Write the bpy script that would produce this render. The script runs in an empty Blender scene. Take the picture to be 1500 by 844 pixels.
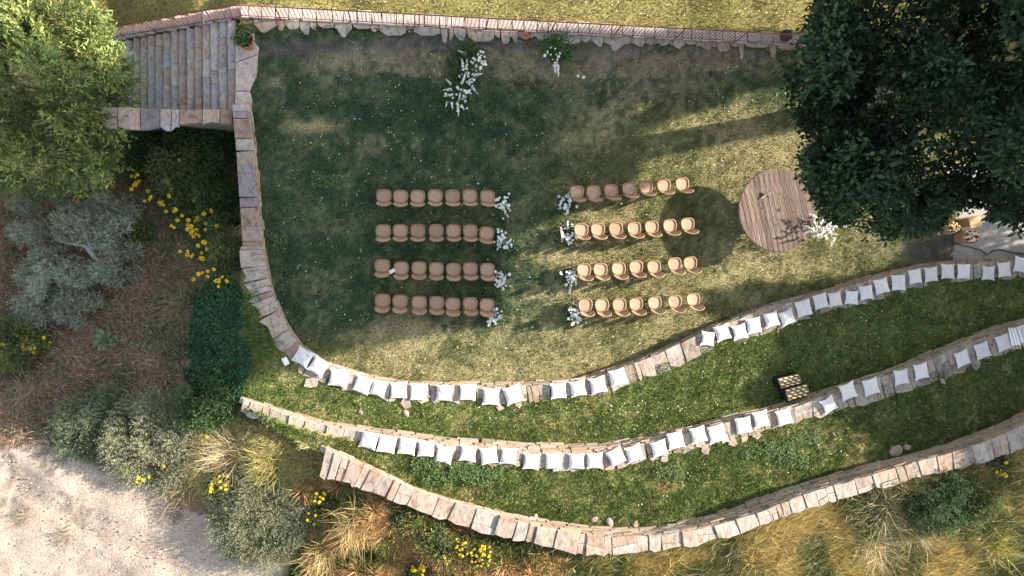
import bpy, math, random
import numpy as np
from mathutils import Vector, Matrix
R = math.radians
random.seed(11)
rng = np.random.default_rng(11)
SC = bpy.context.scene
COL = SC.collection

# ------------------------------------------------------------------ camera, sky, sun
F = 1000.0; CX, CY = 750.0, 422.0; H = 22.0; TH = math.atan(135.0/F)
cx_ = np.array([math.cos(TH), 0, math.sin(TH)]); cy_ = np.array([0., 1, 0]); cd_ = np.array([math.sin(TH), 0, -math.cos(TH)])
cam = bpy.data.cameras.new('camera'); cam.sensor_width = 36; cam.lens = 36*F/1500
cam.clip_start = 0.1; cam.clip_end = 3000
co = bpy.data.objects.new('camera', cam); COL.objects.link(co)
co.matrix_world = Matrix(((cx_[0], 0, -cd_[0], 0), (0, 1, 0, 0), (cx_[2], 0, -cd_[2], H), (0, 0, 0, 1)))
SC.camera = co
SUN_EL, SUN_AZ = R(21), R(12)           # sun stands east, a little north: light travels west and slightly south
w = bpy.data.worlds.new('World'); SC.world = w; w.use_nodes = True
nt = w.node_tree; sky = nt.nodes.new('ShaderNodeTexSky'); sky.sky_type = 'NISHITA'; sky.sun_disc = False
sky.sun_elevation = SUN_EL; sky.sun_rotation = R(90)-SUN_AZ; sky.dust_density = 1.0; sky.air_density = 1.0
hs = nt.nodes.new('ShaderNodeHueSaturation'); hs.inputs['Saturation'].default_value = .5; nt.links.new(sky.outputs[0], hs.inputs['Color'])
nt.links.new(hs.outputs[0], nt.nodes['Background'].inputs[0]); nt.nodes['Background'].inputs[1].default_value = 0.115
sl = bpy.data.lights.new('sun', 'SUN'); sl.energy = 5.0; sl.angle = R(0.6); sl.color = (1, .88, .75)
so = bpy.data.objects.new('sun', sl); COL.objects.link(so)
sdir = Vector((math.cos(SUN_AZ)*math.cos(SUN_EL), math.sin(SUN_AZ)*math.cos(SUN_EL), math.sin(SUN_EL)))
so.rotation_euler = sdir.to_track_quat('Z', 'Y').to_euler()
SC.view_settings.view_transform = 'Standard'; SC.view_settings.look = 'None'
SC.view_settings.exposure = 1.8; SC.view_settings.gamma = 1.0
SC.render.engine = 'CYCLES'; SC.cycles.max_bounces = 6; SC.cycles.transparent_max_bounces = 4

# ------------------------------------------------------------------ helpers
def P(px, py, z=0.0):
    d = (px-CX)/F*cx_ + (CY-py)/F*cy_ + cd_
    t = (z-H)/d[2]
    return np.array([d[0]*t, d[1]*t, z])
def V(px, py, z=0.0): return Vector(P(px, py, z))
def proj(p):
    p = np.asarray(p); q = p-np.array([0, 0, H]); dep = q@cd_
    return CX+F*(q@cx_)/dep, CY-F*(q@cy_)/dep
def inpoly(x, y, poly):
    x = np.asarray(x); y = np.asarray(y); r = np.zeros(x.shape, bool); n = len(poly)
    for i in range(n):
        x0, y0 = poly[i][0], poly[i][1]; x1, y1 = poly[(i+1) % n][0], poly[(i+1) % n][1]
        if y0 == y1: continue
        c = ((y0 > y) != (y1 > y)) & (x < (x1-x0)*(y-y0)/(y1-y0)+x0); r ^= c
    return r
_tabs = {}
def vnoise(x, y, s, seed=0):
    if seed not in _tabs: _tabs[seed] = np.random.default_rng(seed+100).random((128, 128))
    t = _tabs[seed]; u = x/s+37.3; v = y/s+51.7
    i = np.floor(u).astype(int); j = np.floor(v).astype(int); a = u-i; b = v-j; a = a*a*(3-2*a); b = b*b*(3-2*b)
    g = lambda p, q: t[p % 128, q % 128]
    return (g(i, j)*(1-a)+g(i+1, j)*a)*(1-b)+(g(i, j+1)*(1-a)+g(i+1, j+1)*a)*b
def sst(a, b, x): t = np.clip((x-a)/(b-a), 0, 1); return t*t*(3-2*t)
def mesh_np(name, verts, faces, cols=None, mat=None, smooth=False):
    verts = np.asarray(verts, dtype=np.float32); faces = np.asarray(faces, dtype=np.int32)
    m = bpy.data.meshes.new(name); k = faces.shape[1]
    m.vertices.add(len(verts)); m.vertices.foreach_set('co', verts.ravel())
    m.loops.add(faces.size); m.loops.foreach_set('vertex_index', faces.ravel())
    m.polygons.add(len(faces)); m.polygons.foreach_set('loop_start', np.arange(0, faces.size, k, dtype=np.int32))
    m.update(calc_edges=True)
    if smooth: m.polygons.foreach_set('use_smooth', np.ones(len(faces), bool))
    if cols is not None:
        a = m.color_attributes.new('Col', 'FLOAT_COLOR', 'POINT')
        c = np.ones((len(verts), 4), dtype=np.float32); c[:, :3] = cols; a.data.foreach_set('color', c.ravel())
    if mat: m.materials.append(mat)
    return m
class MB:
    def __init__(s): s.v = []; s.f = []
    def add(s, vs, fs):
        o = len(s.v); s.v += [tuple(v) for v in vs]; s.f += [tuple(i+o for i in f) for f in fs]; return s
    def box(s, c, d, rz=0, ch=0):
        x, y, z = d[0]/2, d[1]/2, d[2]/2; M = Matrix.Rotation(rz, 3, 'Z')
        vs = [M@Vector((a*x, b*y, e*z))+Vector(c) for e in (-1, 1) for a, b in ((-1, -1), (1, -1), (1, 1), (-1, 1))]
        return s.add(vs, [(3, 2, 1, 0), (4, 5, 6, 7), (0, 1, 5, 4), (1, 2, 6, 5), (2, 3, 7, 6), (3, 0, 4, 7)])
    def tube(s, pts, rad, n=6, closed=False):
        pts = [Vector(p) for p in pts]; N = len(pts)
        if not hasattr(rad, '__len__'): rad = [rad]*N
        vs = []; fs = []
        for i, p in enumerate(pts):
            a = pts[(i-1) % N] if (closed or i) else p; b = pts[(i+1) % N] if (closed or i < N-1) else p
            t = (b-a).normalized(); u = t.cross(Vector((0, 0, 1)))
            if u.length < .1: u = t.cross(Vector((0, 1, 0)))
            u.normalize(); w_ = t.cross(u)
            for k in range(n):
                an = 2*math.pi*k/n; vs.append(p+(u*math.cos(an)+w_*math.sin(an))*rad[i])
        for i in range(N if closed else N-1):
            j = (i+1) % N
            for k in range(n):
                l = (k+1) % n; fs.append((i*n+k, i*n+l, j*n+l, j*n+k))
        if not closed: fs.append(tuple(range(n))); fs.append(tuple(reversed(range((N-1)*n, N*n))))
        return s.add(vs, fs)
    def lathe(s, prof, n=20, c=(0, 0, 0)):
        vs = []; fs = []
        for r, z in prof:
            for k in range(n): a = 2*math.pi*k/n; vs.append((c[0]+r*math.cos(a), c[1]+r*math.sin(a), c[2]+z))
        for i in range(len(prof)-1):
            for k in range(n): l = (k+1) % n; fs.append((i*n+k, i*n+l, (i+1)*n+l, (i+1)*n+k))
        return s.add(vs, fs)
    def slab(s, poly, z0, z1, ch=.012):
        n = len(poly); cx = sum(p[0] for p in poly)/n; cy = sum(p[1] for p in poly)/n
        vs = [(p[0], p[1], z0) for p in poly]+[(p[0], p[1], z1-ch) for p in poly]
        for p in poly:
            d = math.hypot(p[0]-cx, p[1]-cy) or 1; k = max(0, 1-ch*1.3/d); vs.append((cx+(p[0]-cx)*k, cy+(p[1]-cy)*k, z1))
        fs = [tuple(reversed(range(n))), tuple(range(2*n, 3*n))]
        for i in range(n):
            j = (i+1) % n; fs += [(i, j, n+j, n+i), (n+i, n+j, 2*n+j, 2*n+i)]
        return s.add(vs, fs)
    def mesh(s, name, mat, smooth=False):
        m = bpy.data.meshes.new(name); m.from_pydata(s.v, [], s.f); m.materials.append(mat)
        if smooth: m.polygons.foreach_set('use_smooth', [True]*len(m.polygons))
        m.update(); return m
def link(name, mesh, parent=None, loc=None, rz=None, scale=None):
    o = bpy.data.objects.new(name, mesh); COL.objects.link(o)
    if parent: o.parent = parent
    if loc is not None: o.location = loc
    if rz is not None: o.rotation_euler = (0, 0, rz)
    if scale is not None: o.scale = scale
    return o
def tag(o, label, cat, group=None):
    o['label'] = label; o['category'] = cat
    if group: o['group'] = group
    return o
def thing(name, label, cat, loc=(0, 0, 0), rz=0, group=None):
    return tag(link(name, None, None, loc, rz), label, cat, group)
def copy_tree(o, parent=None):
    c = o.copy(); COL.objects.link(c); c.parent = parent
    for ch in list(o.children): copy_tree(ch, c)
    return c

# ------------------------------------------------------------------ materials
def newmat(name):
    m = bpy.data.materials.new(name); m.use_nodes = True; t = m.node_tree
    return m, t, t.nodes['Principled BSDF'], t.links.new
def ramp(t, fac, stops, L, interp='LINEAR'):
    r = t.nodes.new('ShaderNodeValToRGB'); r.color_ramp.interpolation = interp
    e = r.color_ramp.elements
    while len(e) < len(stops): e.new(.5)
    for el, (p, c) in zip(e, stops): el.position = p; el.color = (*c, 1)
    L(fac, r.inputs[0]); return r.outputs[0]
def noise(t, L, vec, sc, det=4, rough=.6, dist=0):
    n = t.nodes.new('ShaderNodeTexNoise'); n.inputs['Scale'].default_value = sc; n.inputs['Detail'].default_value = det
    n.inputs['Roughness'].default_value = rough; n.inputs['Distortion'].default_value = dist
    if vec: L(vec, n.inputs['Vector'])
    return n.outputs[0]
def mixc(t, L, a, b, f, mode='MULTIPLY'):
    m = t.nodes.new('ShaderNodeMix'); m.data_type = 'RGBA'; m.blend_type = mode
    for s, v in ((m.inputs[0], f), (m.inputs[6], a), (m.inputs[7], b)):
        if hasattr(v, 'links') or hasattr(v, 'is_linked'): L(v, s)
        elif isinstance(v, tuple): s.default_value = (*v, 1)
        else: s.default_value = v
    return m.outputs[2]
def mapping(t, L, sc, src='Object'):
    tc = t.nodes.new('ShaderNodeTexCoord'); mp = t.nodes.new('ShaderNodeMapping'); mp.inputs['Scale'].default_value = sc
    L(tc.outputs[src], mp.inputs[0]); return mp.outputs[0]
def bump(t, L, h, bs, st=.4, d=.02):
    b = t.nodes.new('ShaderNodeBump'); b.inputs['Strength'].default_value = st; b.inputs['Distance'].default_value = d
    L(h, b.inputs['Height']); L(b.outputs[0], bs.inputs['Normal'])
def stone_mat(name, stops, streak=(7, 1.1, 3), rough=.9, vary=.55):
    m, t, b, L = newmat(name)
    oi = t.nodes.new('ShaderNodeObjectInfo')
    base = ramp(t, oi.outputs['Random'], stops, L, 'LINEAR')
    mp = mapping(t, L, streak)
    ad = t.nodes.new('ShaderNodeVectorMath'); ad.operation = 'ADD'; L(mp, ad.inputs[0])
    sc = t.nodes.new('ShaderNodeVectorMath'); sc.operation = 'SCALE'; L(oi.outputs['Location'], sc.inputs[0]); sc.inputs['Scale'].default_value = 3.7
    L(sc.outputs[0], ad.inputs[1]); v = ad.outputs[0]
    n1 = noise(t, L, v, 2.2, 8, .72, .6); n2 = noise(t, L, v, .7, 3, .6, 1.0)
    c1 = ramp(t, n1, [(.28, (vary*.55,)*3), (.5, (.95, .95, .95)), (.75, (1.35, 1.32, 1.28))], L)
    c = mixc(t, L, base, c1, 1.0)
    st = ramp(t, n2, [(.52, (1, 1, 1)), (.72, (.95, .62, .42))], L)
    c = mixc(t, L, c, st, .75)
    L(c, b.inputs['Base Color']); b.inputs['Roughness'].default_value = rough; b.inputs['Specular IOR Level'].default_value = .2
    bump(t, L, n1, b, .7, .03); return m
M = {}
M['cap'] = stone_mat('flagstone', [(0, (.26, .22, .185)), (.15, (.39, .335, .275)), (.3, (.35, .32, .285)), (.45, (.41, .335, .265)), (.6, (.32, .265, .22)), (.72, (.42, .39, .345)), (.85, (.34, .25, .19)), (1, (.41, .36, .305))], (3.2, 1.7, 3))
M['face'] = stone_mat('stacked_stone', [(0, (.26, .20, .15)), (.2, (.44, .37, .29)), (.4, (.50, .36, .24)), (.6, (.33, .28, .24)), (.8, (.48, .44, .38)), (1, (.36, .26, .18))], (1.0, 5, 9))
M['cap_dark'] = stone_mat('left_wall_stone', [(0, (.36, .34, .33)), (.2, (.30, .20, .13)), (.4, (.42, .40, .38)), (.55, (.19, .16, .16)), (.7, (.33, .24, .17)), (.85, (.40, .37, .35)), (1, (.21, .17, .17))], (2.2, 3, 3))
M['step'] = stone_mat('step_stone', [(0, (.36, .30, .26)), (.25, (.48, .42, .36)), (.5, (.41, .41, .41)), (.7, (.44, .33, .26)), (.9, (.40, .44, .48)), (1, (.54, .49, .43))], (5, 3.2, 3))
M['slab'] = stone_mat('landing_stone', [(0, (.46, .39, .34)), (1, (.52, .45, .39))], (2, 2, 2), vary=.9)
M['rubble'] = stone_mat('wall_core_stone', [(0, (.24, .20, .16)), (1, (.28, .23, .18))], (3, 3, 6))
M['cope'] = stone_mat('coping_stone', [(0, (.40, .36, .34)), (.5, (.48, .44, .41)), (1, (.40, .33, .30))], (4, 4, 4))

def vcol_mat(name, rough=.95, fine=None, trans=0.0, vary=(.7, 1.3), sc=30, bmp=0.0):
    m, t, b, L = newmat(name)
    a = t.nodes.new('ShaderNodeAttribute'); a.attribute_name = 'Col'; c = a.outputs['Color']
    if sc:
        g = t.nodes.new('ShaderNodeNewGeometry')
        n = noise(t, L, g.outputs['Position'], sc, 6, .75)
        c = mixc(t, L, c, ramp(t, n, [(.3, (vary[0],)*3), (.7, (vary[1],)*3)], L), 1.0)
        if bmp: bump(t, L, n, b, bmp, .03)
    L(c, b.inputs['Base Color']); b.inputs['Roughness'].default_value = rough; b.inputs['Specular IOR Level'].default_value = .15
    if trans:
        tr = t.nodes.new('ShaderNodeBsdfTranslucent'); L(c, tr.inputs[0]); mx = t.nodes.new('ShaderNodeMixShader'); mx.inputs[0].default_value = trans
        L(b.outputs[0], mx.inputs[1]); L(tr.outputs[0], mx.inputs[2]); L(mx.outputs[0], t.nodes['Material Output'].inputs[0])
    return m
M['ground'] = vcol_mat('ground_surface', 1, vary=(.55, 1.5), sc=16, bmp=.7)
M['leaf'] = vcol_mat('leaf', .6, trans=.25, sc=0)
M['grass'] = vcol_mat('grass_blade', .75, trans=.25, sc=0)
M['petal'] = vcol_mat('petal', .6, trans=.2, sc=0)
def plain(name, c, rough=.6, sc=0, var=.3, metal=0, stretch=(1, 1, 1), bmp=0):
    m, t, b, L = newmat(name)
    if sc:
        mp = mapping(t, L, stretch); n = noise(t, L, mp, sc, 6, .7)
        col = mixc(t, L, c, ramp(t, n, [(.3, (1-var,)*3), (.7, (1+var,)*3)], L), 1.0); L(col, b.inputs['Base Color'])
        if bmp: bump(t, L, n, b, bmp, .01)
    else: b.inputs['Base Color'].default_value = (*c, 1)
    b.inputs['Roughness'].default_value = rough; b.inputs['Metallic'].default_value = metal; b.inputs['Specular IOR Level'].default_value = .3
    return m
M['rust'] = plain('rusty_iron', (.20, .075, .045), .8, 12, .5)
M['bark'] = plain('bark', (.16, .13, .10), .95, 6, .5, stretch=(4, 4, 1), bmp=.8)
M['bark_grey'] = plain('grey_bark', (.30, .28, .26), .95, 9, .5, stretch=(3, 3, 1), bmp=.8)
M['terracotta'] = plain('terracotta', (.36, .15, .08), .85, 8, .3, bmp=.3)
M['black'] = plain('black_plastic', (.012, .012, .016), .5)
M['paper'] = plain('white_paper', (.8, .8, .8), .8, 30, .05)
M['wood_frame'] = plain('varnished_wood', (.30, .18, .10), .5, 14, .3, stretch=(1, 6, 1))
M['pale_wood'] = plain('pale_wood', (.62, .42, .2), .7, 12, .2, stretch=(1, 6, 1))
M['rubber'] = plain('cable_rubber', (.05, .05, .05), .7)
M['soilpot'] = plain('potting_soil', (.03, .022, .016), 1, 20, .4)
# woven cane
m, t, b, L = newmat('woven_cane'); mp = mapping(t, L, (1, 1, 1))
wv = t.nodes.new('ShaderNodeTexWave'); wv.inputs['Scale'].default_value = 22; wv.inputs['Distortion'].default_value = .6; L(mp, wv.inputs[0])
wv2 = t.nodes.new('ShaderNodeTexWave'); wv2.bands_direction = 'Y'; wv2.inputs['Scale'].default_value = 22; wv2.inputs['Distortion'].default_value = .6; L(mp, wv2.inputs[0])
oi = t.nodes.new('ShaderNodeObjectInfo')
bc = ramp(t, oi.outputs['Random'], [(0, (.38, .245, .16)), (.5, (.44, .29, .19)), (1, (.48, .325, .215))], L)
mm = t.nodes.new('ShaderNodeMath'); mm.operation = 'ADD'; L(wv.outputs[1], mm.inputs[0]); L(wv2.outputs[1], mm.inputs[1])
c = mixc(t, L, bc, ramp(t, mm.outputs[0], [(0, (.62, .6, .58)), (.7, (1.08, 1.08, 1.08))], L), 1.0)
c = mixc(t, L, c, ramp(t, noise(t, L, mp, 9, 5, .7), [(.3, (.78, .76, .74)), (.7, (1.15, 1.15, 1.15))], L), 1.0)
L(c, b.inputs['Base Color']); b.inputs['Roughness'].default_value = .7; bump(t, L, mm.outputs[0], b, .3, .004); M['cane'] = m
# cushion cloth
m, t, b, L = newmat('white_cotton'); mp = mapping(t, L, (1, 1, 1)); oi = t.nodes.new('ShaderNodeObjectInfo')
ad = t.nodes.new('ShaderNodeVectorMath'); ad.operation = 'ADD'; L(mp, ad.inputs[0]); L(oi.outputs['Location'], ad.inputs[1])
n = noise(t, L, ad.outputs[0], 5, 5, .6, 1.2)
bc = ramp(t, oi.outputs['Random'], [(0, (.66, .63, .61)), (1, (.77, .74, .725))], L)
L(mixc(t, L, bc, ramp(t, n, [(.3, (.9, .9, .9)), (.7, (1.04, 1.04, 1.04))], L), 1.0), b.inputs['Base Color'])
b.inputs['Roughness'].default_value = .95; b.inputs['Specular IOR Level'].default_value = .1; bump(t, L, n, b, .6, .05); M['cotton'] = m
# weathered planks
m, t, b, L = newmat('weathered_planks'); mp = mapping(t, L, (22, 1.6, 1)); oi = t.nodes.new('ShaderNodeObjectInfo')
ad = t.nodes.new('ShaderNodeVectorMath'); ad.operation = 'ADD'; L(mp, ad.inputs[0]); L(oi.outputs['Location'], ad.inputs[1])
bc = ramp(t, oi.outputs['Random'], [(0, (.09, .062, .045)), (.4, (.17, .12, .09)), (.7, (.13, .085, .06)), (1, (.22, .17, .135))], L)
n = noise(t, L, ad.outputs[0], 1.0, 9, .75, .5)
c = mixc(t, L, bc, ramp(t, n, [(.38, (.22, .20, .19)), (.48, (.85, .85, .85)), (.56, (1.3, 1.25, 1.2)), (.64, (2.4, 2.3, 2.2))], L), 1.0)
L(c, b.inputs['Base Color']); b.inputs['Roughness'].default_value = .8; bump(t, L, n, b, .5, .01); M['plank'] = m
#@@STRUCT
# ------------------------------------------------------------------ wall lines: traced edges, each at its own height
W1 = dict(
 base=[(387,357),(392,392),(399,424),(412,456),(424,481),(447,510),(457,517),(474,528),(496,536),(515,542),(543,550),(560,554),(600,558),(680,560),(760,560),(808,556),(853,551),(893,538),(941,524),(1007,492),(1049,473),(1108,451),(1156,437),(1212,423),(1267,405),(1327,392),(1374,384),(1430,381),(1488,378),(1560,372)],
 capin=[(382.6,357),(388.6,382),(394,414),(404.6,446),(415,471),(431,496),(444,512),(460,522),(477,533),(500,541),(520,547),(545,555),(563,559),(600,563),(680,566),(733,568),(787,564),(829,560),(867,555),(893,545),(920,536),(960,520),(1007,498),(1049,480),(1110,457),(1160,443),(1215,428),(1281,409),(1332,397),(1379,388.5),(1430,385.5),(1488,383),(1562,376)],
 capout=[(352,362),(355,395),(362,424),(374,453),(392,484),(412,513),(436,543),(466,560),(490,568),(517,574),(560,583),(600,588),(680,590),(740,592),(787,586),(840,582),(888,577),(933,558),(968,543),(1007,530),(1040,515),(1071,503),(1113,489),(1148,477),(1191,463),(1240,449),(1281,439),(1327,426),(1374,413),(1425,410),(1484,405),(1565,399)],
 zin=lambda px: 0.0, ztop=lambda px: 0.45, zout=lambda px: 0.42)
W0 = dict(
 base=[(364,140),(370,175),(377,246),(384,318),(388.7,357)],
 capin=[(363,152),(366.5,175),(371,211),(374.8,275),(381,335),(383.5,360)],
 capout=[(339.6,152),(342,180),(345,211),(349.5,275),(354,340),(355.6,361)],
 zin=lambda px: 0.0, ztop=lambda px: 0.45, zout=lambda px: -2.2)
W2 = dict(
 base=[(352,582),(383,590),(415,600),(468,616),(511,622),(580,631),(647,639),(700,642),(760,647),(867,649),(920,643),(973,633),(1015,622),(1071,607),(1127,595),(1167,585),(1225,565),(1300,541),(1360,516),(1407,496),(1453,480),(1500,466),(1565,444)],
 capin=[(356,584.5),(383,593),(420,607),(473,623),(513,630),(540,634),(607,645),(673,654),(733,659),(787,664),(840,665),(885,661),(912,656),(973,643),(1028,629),(1076,616),(1135,604),(1169,595),(1228,574),(1257,563),(1300,550),(1360,528),(1400,511),(1453,492),(1500,476),(1568,453)],
 capout=[(346,601),(375,612),(409,625),(447,636),(505,649),(540,657),(577,664),(636,670),(680,678),(720,683),(790,687),(850,689),(890,687),(925,680),(960,672),(1003,663),(1050,650),(1104,636),(1161,619),(1215,607),(1263,592),(1302,578),(1347,567),(1400,549),(1434,530),(1470,517),(1500,507),(1575,482)],
 zin=lambda px: 0.42, ztop=lambda px: float(np.interp(px, [350, 480, 700], [.80, .92, 1.0])), zout=lambda px: .95)
W3 = dict(
 base=[(474,655),(511,667),(543,684),(585,707),(633,725),(687,740),(750,754),(803,763),(857,771),(897,773),(937,775),(990,765),(1038,754),(1083,740),(1145,717),(1207,697),(1265,683),(1327,667),(1367,656),(1420,640),(1473,616),(1525,590),(1575,567)],
 capin=[(477,657),(527,680),(567,697),(607,717),(660,735),(713,749),(750,761),(803,774),(857,784),(899,787),(963,785),(1017,777),(1070,764),(1123,747),(1180,724),(1233,709),(1308,686),(1367,671),(1407,660),(1447,645),(1500,623),(1580,586)],
 capout=[(453,697),(471,699),(505,707),(540,720),(569,731),(599,743),(639,757),(687,775),(740,788),(795,800),(838,811),(880,813),(923,811),(963,806),(1000,802),(1040,794),(1070,785),(1123,768),(1167,750),(1217,736),(1270,720),(1330,704),(1380,691),(1425,681),(1470,667),(1500,654),(1590,615)],
 zin=lambda px: .95, ztop=lambda px: float(np.interp(px, [475, 640, 850, 1400], [1.42, 1.5, 1.75, 2.0])), zout=lambda px: float(np.interp(px, [475, 640, 850, 1400], [.95, 1.15, 1.35, 1.65])))
def resample(pts, step=.1):
    pts = np.array(pts); d = np.r_[0, np.cumsum(np.linalg.norm(np.diff(pts[:, :2], axis=0), axis=1))]
    # smooth with a small gaussian
    s = np.arange(0, d[-1], step); q = np.stack([np.interp(s, d, pts[:, i]) for i in range(pts.shape[1])], 1)
    k = 7; w_ = np.exp(-np.linspace(-2, 2, k)**2); w_ /= w_.sum()
    pad = np.vstack([2*q[0]-q[1:k//2+1][::-1], q, 2*q[-1]-q[-k//2:-1][::-1]])
    q = np.stack([np.convolve(pad[:, i], w_, 'valid')[:len(q)] for i in range(q.shape[1])], 1)
    return q
for wd in (W0, W1, W2, W3):
    wd['B'] = resample([P(x, y, wd['zin'](x)) for x, y in wd['base']])
    wd['C'] = resample([P(x, y, wd['ztop'](x)) for x, y in wd['capin']])
    wd['O'] = resample([P(x, y, wd['ztop'](x)) for x, y in wd['capout']])
    c = wd['C']; near = lambda A: A[np.argmin(((A[None, :, :2]-c[:, None, :2])**2).sum(2), 1)]
    wd['Bc'] = near(wd['B']); wd['Oc'] = near(wd['O'])
    # smooth the pairing
    for k_ in ('Bc', 'Oc'):
        a = wd[k_].copy()
        for _ in range(6): a[1:-1] = (a[:-2]+a[1:-1]*2+a[2:])/4
        wd[k_] = a
    wd['mid'] = (c+wd['Oc'])/2
    wd['s'] = np.r_[0, np.cumsum(np.linalg.norm(np.diff(c[:, :2], axis=0), axis=1))]

# ------------------------------------------------------------------ ground
xyl = lambda pts: [tuple(p[:2]) for p in pts]
FX0 = P(358, 45, 0)[0]; FY = P(700, 45, 0)[1]                       # fence line
STX1 = P(345, 100, 0)[0]; STX0 = P(163, 120, -2.7)[0]; PARY = P(250, 160, .05)[1]
m0 = xyl(W0['mid']); m1 = xyl(W1['mid']); m2 = xyl(W2['mid']); m3 = xyl(W3['mid'])
lawn_poly = [(STX1, FY-.15), (STX1, m0[0][1])]+m0+m1+[(40, m1[-1][1]+4), (40, FY-.15)]
t1_poly = m1[2:]+[(40, m1[-1][1]+4), (40, m2[-1][1]+5)]+m2[::-1]+[tuple(P(352, 560, .42)[:2]), tuple(P(352, 500, .42)[:2]), tuple(P(352, 440, .42)[:2]), tuple(P(352, 395, .42)[:2])]
t2_poly = m2+[(40, m2[-1][1]+5), (40, m3[-1][1]+6)]+m3[::-1]+[tuple(P(440, 655, .95)[:2]), tuple(P(395, 625, .8)[:2])]
stair_poly = [(STX0-.2, PARY-.3), (STX1+.1, PARY-.3), (STX1+.1, FY+.15), (STX0-.2, FY+.15)]
ctl = [(0,0,-2.5),(100,60,-2.7),(180,50,-2.6),(355,30,0),(420,20,0),(600,20,0),(900,20,0),(1180,20,0),(1400,-100,0),(600,-200,.1),(300,10,-1.0),(230,20,-1.9),(290,52,-1.1),(230,68,-1.9),(200,-150,-1.8),(-100,-100,-3),
 (60,250,-2.4),(200,220,-2.2),(320,220,-1.7),(330,300,-1.2),(338,360,-.4),(342,420,.2),(348,480,.38),(335,560,.3),(342,585,.4),(250,300,-1.6),(250,400,-1.0),(250,500,-.5),(100,400,-1.6),(0,500,-1.3),(150,560,-.8),(250,600,-.3),(0,650,-.4),(0,844,-.1),(100,750,-.1),(200,750,.0),(280,800,.1),(350,844,.15),(380,720,.1),(330,650,.1),(400,655,.6),(430,700,.6),(450,760,.2),(540,740,.95),(600,844,.5),(640,780,1.1),(720,810,1.15),(800,830,1.2),(900,835,1.3),(1000,820,1.35),(1150,790,1.5),(1300,750,1.55),(1450,690,1.6),(1500,670,1.65),(1300,844,1.3),(1500,844,1.4),(1700,600,1.7),(1500,1000,1.0),(700,1000,.2),(200,1000,-.4),(-200,800,-.6),(-200,400,-1.6)]
CT = np.array([list(P(a, b_, z)) for a, b_, z in ctl])
def z_outer(x, y):
    x = np.asarray(x, float); y = np.asarray(y, float); num = np.zeros(x.shape); den = np.zeros(x.shape)
    for px, py, pz in CT:
        w_ = 1/(((x-px)**2+(y-py)**2)+.15)**1.6; num += w_*pz; den += w_
    return num/den
def z_ground(x, y):
    x = np.asarray(x, float); y = np.asarray(y, float)
    z = z_outer(x, y)+(vnoise(x, y, 1.3, 3)-.5)*.12
    st = inpoly(x, y, stair_poly); z = np.where(st, -3.2, z)
    z = np.where(inpoly(x, y, t2_poly), .95+(vnoise(x, y, 1.5, 4)-.5)*.03, z)
    z = np.where(inpoly(x, y, t1_poly), .42+(vnoise(x, y, 1.5, 5)-.5)*.03, z)
    z = np.where(inpoly(x, y, lawn_poly), (vnoise(x, y, 2.0, 6)-.5)*.03, z)
    return z
def region(x, y):
    """0 lawn 1 lower terrace 2 upper terrace 3 garden soil 4 dirt track 5 wild meadow 6 far field 7 gravel yard"""
    x = np.asarray(x, float); y = np.asarray(y, float)
    zz = z_outer(x, y); q = np.stack([x, y, zz], -1)-np.array([0, 0, H]); dep = q@cd_
    dep = np.maximum(dep, .5); px = CX+F*(q@cx_)/dep; py = CY-F*(q@cy_)/dep
    r = np.full(x.shape, 5)
    wob = (vnoise(x, y, .8, 9)-.5)*40
    edge = np.interp(px+wob*.3, [-400, 0, 100, 150, 230, 300, 350, 430, 460], [520, 630, 645, 680, 722, 765, 800, 840, 880])
    garden = (y < PARY) & (px < 352)
    r = np.where(garden, 3, r)
    r = np.where((py+wob*.5 > edge) & (px < 470+(py-844)*.9), 4, r)
    r = np.where((y > FY-.2) & (x > -30), 6, r)
    r = np.where((x < STX1) & (y > PARY-.2), 6, r)
    r = np.where((px < 190) & (y < FY) & (y > PARY-.3) & (x < STX0), 3, r)
    r = np.where(inpoly(x, y, t2_poly), 2, r); r = np.where(inpoly(x, y, t1_poly), 1, r)
    lw = inpoly(x, y, lawn_poly); r = np.where(lw, 0, r)
    q = np.stack([x, y, x*0], -1)-np.array([0, 0, H]); dep = np.maximum(q@cd_, .5); lx = CX+F*(q@cx_)/dep; ly = CY-F*(q@cy_)/dep
    gl = lx+(vnoise(x, y, .5, 12)-.5)*30-(ly-330)*.25
    r = np.where(lw & (gl > 1395) & (ly > 240), 7, r)
    far = (np.abs(x) > 30) | (np.abs(y) > 24)
    r = np.where(far, 6, r)
    return r, lx, ly, px, py
def gauss(lx, ly, c): 
    return np.exp(-((lx-c[0])/c[2])**2-((ly-c[1])/c[3])**2)
PATCH = [(560,88,90,24,.9),(690,95,60,22,.6),(790,98,60,26,.9),(950,95,90,32,1.0),(1060,85,60,22,.6),(930,135,60,22,.6),(585,210,38,20,.55),(455,185,34,9,1.1),(890,175,40,26,.5),(860,200,40,14,.45),
 (400,120,20,14,.5),(470,410,30,30,.3),(620,488,70,16,.7),(560,520,80,30,.35),(690,545,140,16,.35),(820,378,70,16,.9),(790,430,40,16,.5),(900,320,70,14,.5),(870,420,80,14,.5),(1040,180,60,30,.5),(1120,230,60,40,.35),(1060,390,70,40,.35),(1130,395,40,14,.5),(640,330,60,10,.2),(800,90,300,18,.45),(1350,375,40,14,.7),(1130,500,40,20,.0)]
BARE = [(500,70,120,10,1),(700,64,90,9,1),(620,60,60,9,1),(880,70,90,11,1),(1010,64,90,9,1),(1110,72,60,14,.8),(430,72,50,10,1),(770,68,40,8,.8),(1360,372,60,16,1.3),(1420,360,80,30,1),(1260,440,0.1,.1,0)]
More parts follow.
